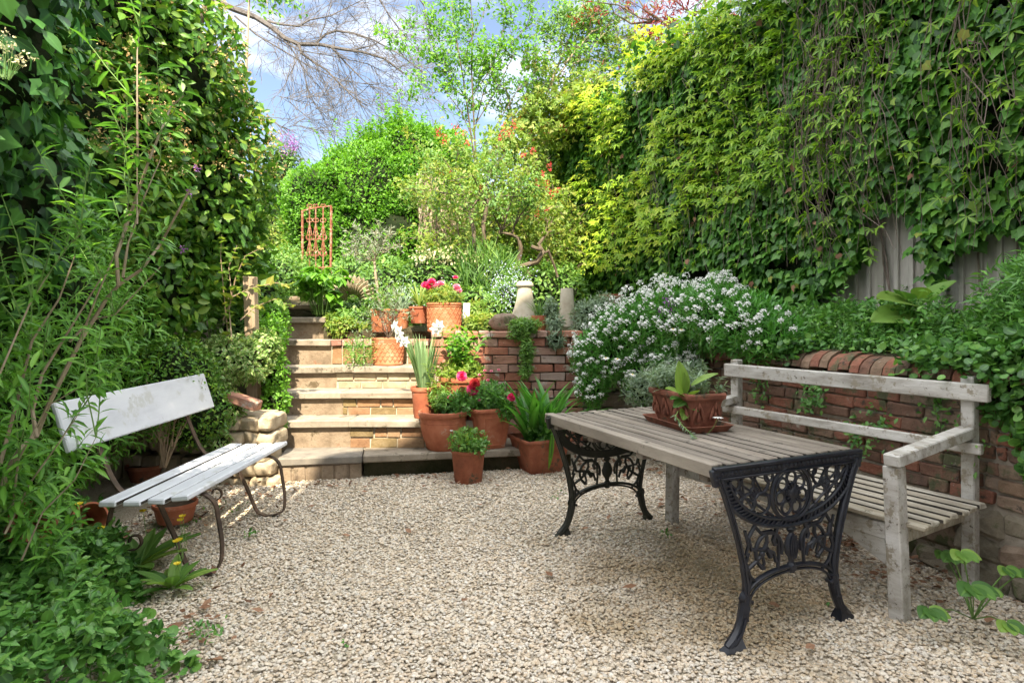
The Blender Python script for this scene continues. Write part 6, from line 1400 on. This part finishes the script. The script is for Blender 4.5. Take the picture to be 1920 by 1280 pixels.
# fallen leaves
crumpled = (np.array([(0, 0, 0), (.25, .25, .10), (0, .33, -.03), (-.25, .3, .07), (.28, .62, -.02), (0, .65, .08), (-.22, .62, .12), (.03, 1, .05)]), OVAL[1], OVAL[2])
spots = [(300, 1232), (308, 1190), (380, 1215), (1025, 1078), (1165, 1110), (870, 1130), (1370, 1050), (1065, 960), (1140, 985), (905, 962), (450, 985), (470, 1150), (420, 1245), (1230, 905), (1245, 960), (1180, 935), (1510, 1225), (1860, 1165), (1190, 890), (760, 1000), (690, 940), (1310, 935), (380, 1150), (1440, 1140), (640, 1010), (540, 985), (1270, 1000), (355, 1205), (1440, 900), (1090, 1000)]
proto = None
for i, (px, py) in enumerate(spots):
    q = flat(px, py); q.z = gz(q.x, q.y)+.022
    if i % 6 == 0:
        tplv = (crumpled[0]*np.array([random.uniform(.7, 1.2), 1, random.uniform(.6, 1.6)]), crumpled[1], crumpled[2]); o = leaves('fallen_leaf', tplv, [q], [(1, 0, 0)], [(0, 0, 1)], [.062], M['dry'], None, loc=q); proto = o
    else: o = proto.copy(); C.objects.link(o)
    o.location = q; o.rotation_euler = (random.uniform(-.3, .3), random.uniform(-.3, .3), random.uniform(0, 6.28)); s_ = random.uniform(.7, 1.25); o.scale = (s_, s_, s_)
    tag(o, 'curled brown dead leaf lying on the gravel', 'leaf', 'dead leaves scattered on the gravel')
P = []
for (px, py, n_, rx, ry) in ((1580, 1020, 190, .22, .16), (1640, 1000, 130, .2, .15), (1720, 1090, 50, .15, .12), (1150, 880, 60, .5, .08), (620, 925, 40, .5, .06), (350, 1160, 30, .2, .2), (1500, 965, 50, .2, .15), (1230, 900, 60, .35, .12), (1700, 1060, 40, .15, .1), (1340, 950, 40, .3, .15), (1000, 888, 30, .3, .05), (840, 912, 20, .3, .05), (430, 950, 60, .3, .3), (250, 1010, 40, .2, .3), (1100, 900, 40, .3, .1)):
    q = flat(px, py)
    for _ in range(n_):
        x = q.x+random.gauss(0, rx); y = q.y+random.gauss(0, ry)
        if x < 1.2 or y < rw_y(x)-.05: P.append((x, y, gz(x, y)+random.uniform(.012, .035)))
lit_ = leaves('leaf_litter', crumpled, P, rdir(len(P))*[1, 1, .2], rdir(len(P))*.4+[0, 0, 1], rng.uniform(.025, .055, len(P)), M['dry'], None); lit_['kind'] = 'stuff'; tag(lit_, 'drift of brown dead leaves on the gravel under the white bench', 'leaf litter')

# ------------------------------------------------------------------ left border
cs = [(-3.05, 5.1, 2.55), (-3.0, 4.7, 3.2), (-3.3, 4.2, 3.6), (-2.85, 5.3, 2.0), (-3.2, 4.1, 2.4), (-3.1, 4.7, 1.6)]; rs = [(1.02, .8, 1.05), (.88, .8, .9), (.95, .9, 1.1), (.72, .6, .7), (.9, .8, 1.0), (.75, .6, .65)]
vib, P, N = shrub('viburnum', 'tall dense evergreen hedge with sunlit creamy orange buds towering over the left side', 'hedge', (-3.0, 4.8, .3), cs, rs, 27000, FINE, .075, 'viburnum', shell=.28, lump=.20, lscale=2.4, corek=.74, up=.5, out=.6, droop=.35)
sel = (N[:, 2] > -.1) & (P[:, 2] > 2.3) & (rng.random(len(P)) < .30) & (vnoise(P, 2.2, 71) > .42); Pb = P[sel]+N[sel]*.04; Pb = np.repeat(Pb, 7, 0)+rng.normal(0, .018, (len(Pb)*7, 3)); leaves('flower_buds', DIAM, Pb, rdir(len(Pb)), rdir(len(Pb)), .022, M['orange'], vib)
for (px, py) in ((370, 315), (355, 365), (345, 470)):
    q = at(px, py, 4.05); leaves('pink_flower', DIAM, np.array(q)+rng.normal(0, .012, (12, 3)), rdir(12), rdir(12), .02, M['purple'], vib)
hyd, P, N = shrub('climbing_hydrangea', 'large dark bluish leaves of a climber in shade at the top left corner', 'climber', (-2.5, 2.5, .5), [(-2.62, 2.45, 2.55), (-2.7, 2.7, 3.2), (-2.85, 2.9, 1.9), (-2.55, 2.0, 2.1)], [(.78, .7, .8), (.8, .7, .8), (.75, .7, .7), (.7, .5, .7)], 6500, IVY, .070, 'bluegreen', shell=.45, lump=.18, lscale=2.4, corek=.76, up=.35, out=.5, droop=.9)
D, Nn = leafdirs(N[:4500], .35, .7, .8, .5); leaves('smaller_foliage', FINE, P[:4500]+rng.normal(0, .04, (len(P[:4500]), 3)), D, Nn, rng.uniform(.06, .10, len(P[:4500])), M['bluegreen'], hyd)
q = at(38, 85, 2.2); b = MB(); ps = sprays(b, q-Vector((.05, 0, .12)), 18, .15, .0015, lean=.6); b.build('flower_stalk', M['greenstem'], hyd); P, D = onstems(ps, 8, .8); leaves('flower_umbel', DIAM, P+rng.normal(0, .008, P.shape), rdir(len(P)), rdir(len(P)), .012, M['cream'], hyd)
cs = [(-2.85, 3.3, 1.45), (-3.05, 3.5, 1.8), (-2.85, 2.7, 1.35), (-2.85, 3.1, .95), (-2.65, 2.4, .85), (-3.0, 3.9, 1.3), (-2.9, 3.8, .7)]; rs = [(.68, .6, .72), (.65, .6, .65), (.62, .5, .7), (.58, .6, .7), (.42, .5, .55), (.62, .6, .8), (.55, .5, .5)]
wil, P, N = shrub('willow_leaved_shrub', 'thick wall of narrow leaved green shrub behind the white plank bench', 'shrub', (-2.8, 3.2, .2), cs, rs, 24000, LANCE, .066, 'willow', shell=.4, lump=.22, lscale=2.6, corek=.70, up=.4, out=.7, droop=.25)
lf = thing('tall_stemmed_shrub', 'leggy shrub with forked tan branches and long pointed leaves leaning out beside the plank bench', 'shrub', tuple(flat(5, 1110))); b = MB(); ps = []
for Yd, r_, pts in ((2.55, .016, [(-10, 960), (15, 880), (40, 840), (68, 815), (90, 760), (150, 640), (200, 560), (222, 535), (265, 505), (300, 460), (335, 395), (355, 355)]), (2.55, .011, [(222, 535), (218, 480), (245, 400), (275, 310), (300, 250), (320, 200), (345, 180)]), (2.55, .008, [(230, 520), (240, 460), (270, 370), (300, 300)]),
                     (2.45, .011, [(68, 820), (60, 770), (80, 700), (130, 620), (190, 520)]), (2.5, .010, [(0, 870), (30, 760), (60, 640), (110, 560), (140, 480)]), (2.4, .006, [(10, 1000), (60, 900), (110, 830), (150, 770)]), (2.6, .008, [(130, 640), (170, 600), (215, 590), (300, 500)]), (2.5, .006, [(258, 300), (258, 200), (258, 100), (262, 55)]),
                     (2.5, .005, [(258, 420), (258, 300)]), (2.4, .006, [(20, 980), (35, 860), (90, 760), (160, 720)]), (2.3, .005, [(0, 700), (60, 560), (120, 470), (150, 440)]), (2.55, .006, [(150, 640), (180, 560), (230, 440), (240, 380)]), (2.35, .005, [(40, 1050), (80, 960), (140, 900), (180, 820)])):
    ps.append(cpath(pts, Yd, r_*.8, wob=2))
b.build('stem', M['palebark'], lf); b = MB(); st2 = []
for k in range(36):
    pth = random.choice(ps); i = random.randint(len(pth)//3, len(pth)-1); st2 += [None]; t_ = []; grow(b, pth[i], (random.uniform(-.6, .9), random.uniform(-.6, .2), 1.0), random.uniform(.2, .5), .0035, 0, seg=5, tips=t_, wander=.12); st2[-1] = t_[0][2]
b.build('shoot', M['greenstem'], lf); stemleaves('foliage', LANCE, st2, 13, .085, M['willow'], lf, 0, droop=.3); stemleaves('young_leaves', LANCE, [p_ for p_ in ps], 7, .08, M['willow'], lf, .4, droop=.3)
b = MB(); sp_ = []
for (px, py, Yd) in ((60, 850, 2.62), (120, 900, 2.75), (20, 800, 2.6), (90, 960, 2.5), (50, 920, 2.4), (110, 1020, 2.5), (30, 700, 2.4), (150, 845, 2.85)):
    for k in range(5):
        t_ = []; grow(b, at(px-60, py+60, Yd), (random.uniform(.2, 1), random.uniform(-.3, .2), random.uniform(.3, 1)), random.uniform(.2, .33), .003, 0, seg=5, tips=t_, wander=.15); sp_.append(t_[0][2])
b.build('shoot', M['greenstem'], lf); stemleaves('side_leaves', LANCE, sp_, 16, .085, M['willow'], lf, .1, droop=.3)
shrub('box_hedge', 'small leaved dark box hedge just behind the backrest of the plank bench', 'hedge', (-2.6, 4.35, .3), [(-2.75, 4.3, .85), (-2.45, 4.35, .88), (-3.0, 4.1, .85), (-2.35, 4.45, .65)], [(.35, .3, .32), (.33, .3, .30), (.35, .35, .35), (.28, .25, .3)], 12000, DIAM, .030, 'viburnum', shell=.3, lump=.10, lscale=5, corek=.8, up=.6)
sb = thing('bare_stemmed_shrub', 'multi stemmed shrub with bare tan stems showing under its leaves behind the plank bench', 'shrub', tuple(at(305, 875, 4.15))); b = MB(); tips = []
for k in range(16): grow(b, at(305+random.uniform(-6, 6), 876, 4.15), (random.uniform(-.5, .5), random.uniform(-.3, .2), 1), .42, .007, 1, tips=tips, wander=.1, ang=.3, minr=.002)
b.build('stem', M['postwood'], sb); P, D = onstems([s_[2] for s_ in tips], 12, .6); leaves('foliage', OVAL, P+rng.normal(0, .03, P.shape), D, rdir(len(P))*.5+[0, 0, 1], .03, M['viburnum'], sb)
shrub('variegated_euonymus', 'sunlit cream and green variegated shrub cascading above the stone pier', 'shrub', (-2.15, 4.7, .7), [(-2.22, 4.72, 1.0), (-2.05, 4.75, .98), (-2.35, 4.6, .85), (-2.42, 4.5, .62), (-2.0, 4.85, 1.1), (-2.13, 4.58, .62), (-2.17, 4.5, .38)], [(.22, .2, .20), (.16, .18, .17), (.22, .2, .22), (.2, .18, .2), (.12, .14, .12), (.09, .1, .16), (.08, .08, .13)], 6200, OVAL, .042, 'varieg', corek=.62, shell=.45, lump=.08, lscale=5, up=.4, droop=.3)
shrub('trailing_ivy', 'fresh green small leaved plant hanging beside the left edge of the steps', 'plant', (-1.98, 4.95, .3), [(-2.02, 4.98, 1.05), (-1.94, 4.96, .85), (-1.93, 4.92, .62), (-1.92, 4.88, .45), (-2.1, 5.25, 1.15), (-2.22, 5.6, 1.25)], [(.13, .15, .18), (.11, .12, .18), (.11, .11, .17), (.09, .1, .12), (.12, .2, .2), (.14, .25, .25)], 5200, OVAL, .034, 'bright', corek=.6, shell=.45, lump=.05, lscale=6, up=.4, droop=.4)
vn = thing('golden_hop', 'yellow leaved vine twining up beside the timber post', 'climber', tuple(at(425, 650, 4.7))); b = MB(); ps = []
for pts in ([(430, 650), (425, 600), (418, 540), (412, 480), (414, 440)], [(435, 640), (430, 580), (440, 520), (460, 480), (500, 460)], [(450, 600), (480, 575), (515, 560), (545, 575)], [(420, 600), (435, 560), (428, 500), (445, 460)], [(430, 560), (470, 540), (520, 530), (540, 535)]): ps.append(cpath(pts, 4.7, .006))
b.build('stem', M['postwood'], vn); stemleaves('foliage', IVY, ps, 14, .065, M['yellowgreen'], vn, .1); 
# ground cover bottom left
gc = thing('ground_cover', 'carpet of fresh green ground cover creeping onto the gravel at the bottom left corner', 'ground cover', (-1.9, 2.4, 0)); gc['kind'] = 'stuff'
n = 15000; Yy = 1.3+2.3*rng.random(n)**.9; edge = -1.20-.78*(Yy-2.1)+.10*np.sin(Yy*9)+.06*np.sin(Yy*23); edge = edge-.02; edge = np.where(Yy < 2.1, -1.20-.2*(2.1-Yy), edge); X = edge-(2.9+edge)*rng.random(n)**1.05
dx = edge-X; H = np.clip(dx*1.3, .02, .26)*(.6+.8*fbm(np.stack([X, Yy, X*0], 1), 4, 3)); P = np.stack([X, Yy, H*(1-.55*rng.random(n)**2)], 1)
leaves('foliage', ROUND, P[::2], rdir(len(P[::2]))+[.3, -.3, .1], rdir(len(P[::2]))*.45+[0, -.2, 1], rng.uniform(.022, .05, len(P[::2])), M['cover'], gc)
leaves('pointed_foliage', OVAL, P[1::2], rdir(len(P[1::2]))+[.3, -.3, .3], rdir(len(P[1::2]))*.5+[0, -.2, 1], rng.uniform(.025, .06, len(P[1::2])), M['cover'], gc)
b = MB(); ps = []
for k in range(150):
    y = random.uniform(1.9, 3.1); x = -1.45-.78*(y-2.1)-random.random()**1.5*.7; ps += sprays(b, (x, y, .08), 1, random.uniform(.15, .38), .0018, lean=.4)
b.build('stem', M['greenstem'], gc); stemleaves('upright_foliage', OVAL, ps, 18, .038, M['cover'], gc)
def rosette(label, px, py, n, L, mat='mid', Z=.02, w=.17):
    q = flat(px, py); q.z = Z; t = thing('leafy_rosette', label, 'plant', tuple(q))
    for k in range(n):
        a_ = 2*math.pi*k/n+random.uniform(-.25, .25); el = random.uniform(.25, 1.0); l = L*random.uniform(.7, 1.1); d = Vector((math.cos(a_), math.sin(a_), el)).normalized(); leafat(q+d*.02, q+d*l, w, (-d.x*.6, -d.y*.6, 1.2), mat, t)
rosette('big rosette of long dark green leaves between the near legs of the plank bench', 255, 1075, 16, .30, 'mid', w=.16)
rosette('smaller rosette of crinkled bluish leaves on the gravel below the bench leg', 322, 1110, 13, .20, 'mid', w=.2)
t = thing('welsh_poppies', 'yellow flowers on thin stems in the weeds by the plank bench', 'flower', tuple(flat(300, 1075))); b = MB()
for (px, py, Yd) in ((148, 945, 2.8), (268, 958, 3.0), (338, 975, 3.0), (330, 1015, 2.95), (336, 1012, 2.98), (332, 1057, 2.85), (190, 990, 2.85), (342, 968, 3.0)):
    q = at(px, py, Yd); b.tube([Vector((q.x-.03, q.y, .02)), Vector((q.x+.02, q.y, q.z*.6)), q], .0016, n=3)
    leaves('flower', ROUND, [q]*6, [(math.cos(a_), math.sin(a_)*.8, .4) for a_ in np.linspace(0, 5.2, 6)], [(-math.cos(a_)*.5, -math.sin(a_)*.5-.5, 1) for a_ in np.linspace(0, 5.2, 6)], .018, M['yellow'], t)
b.build('stem', M['greenstem'], t)
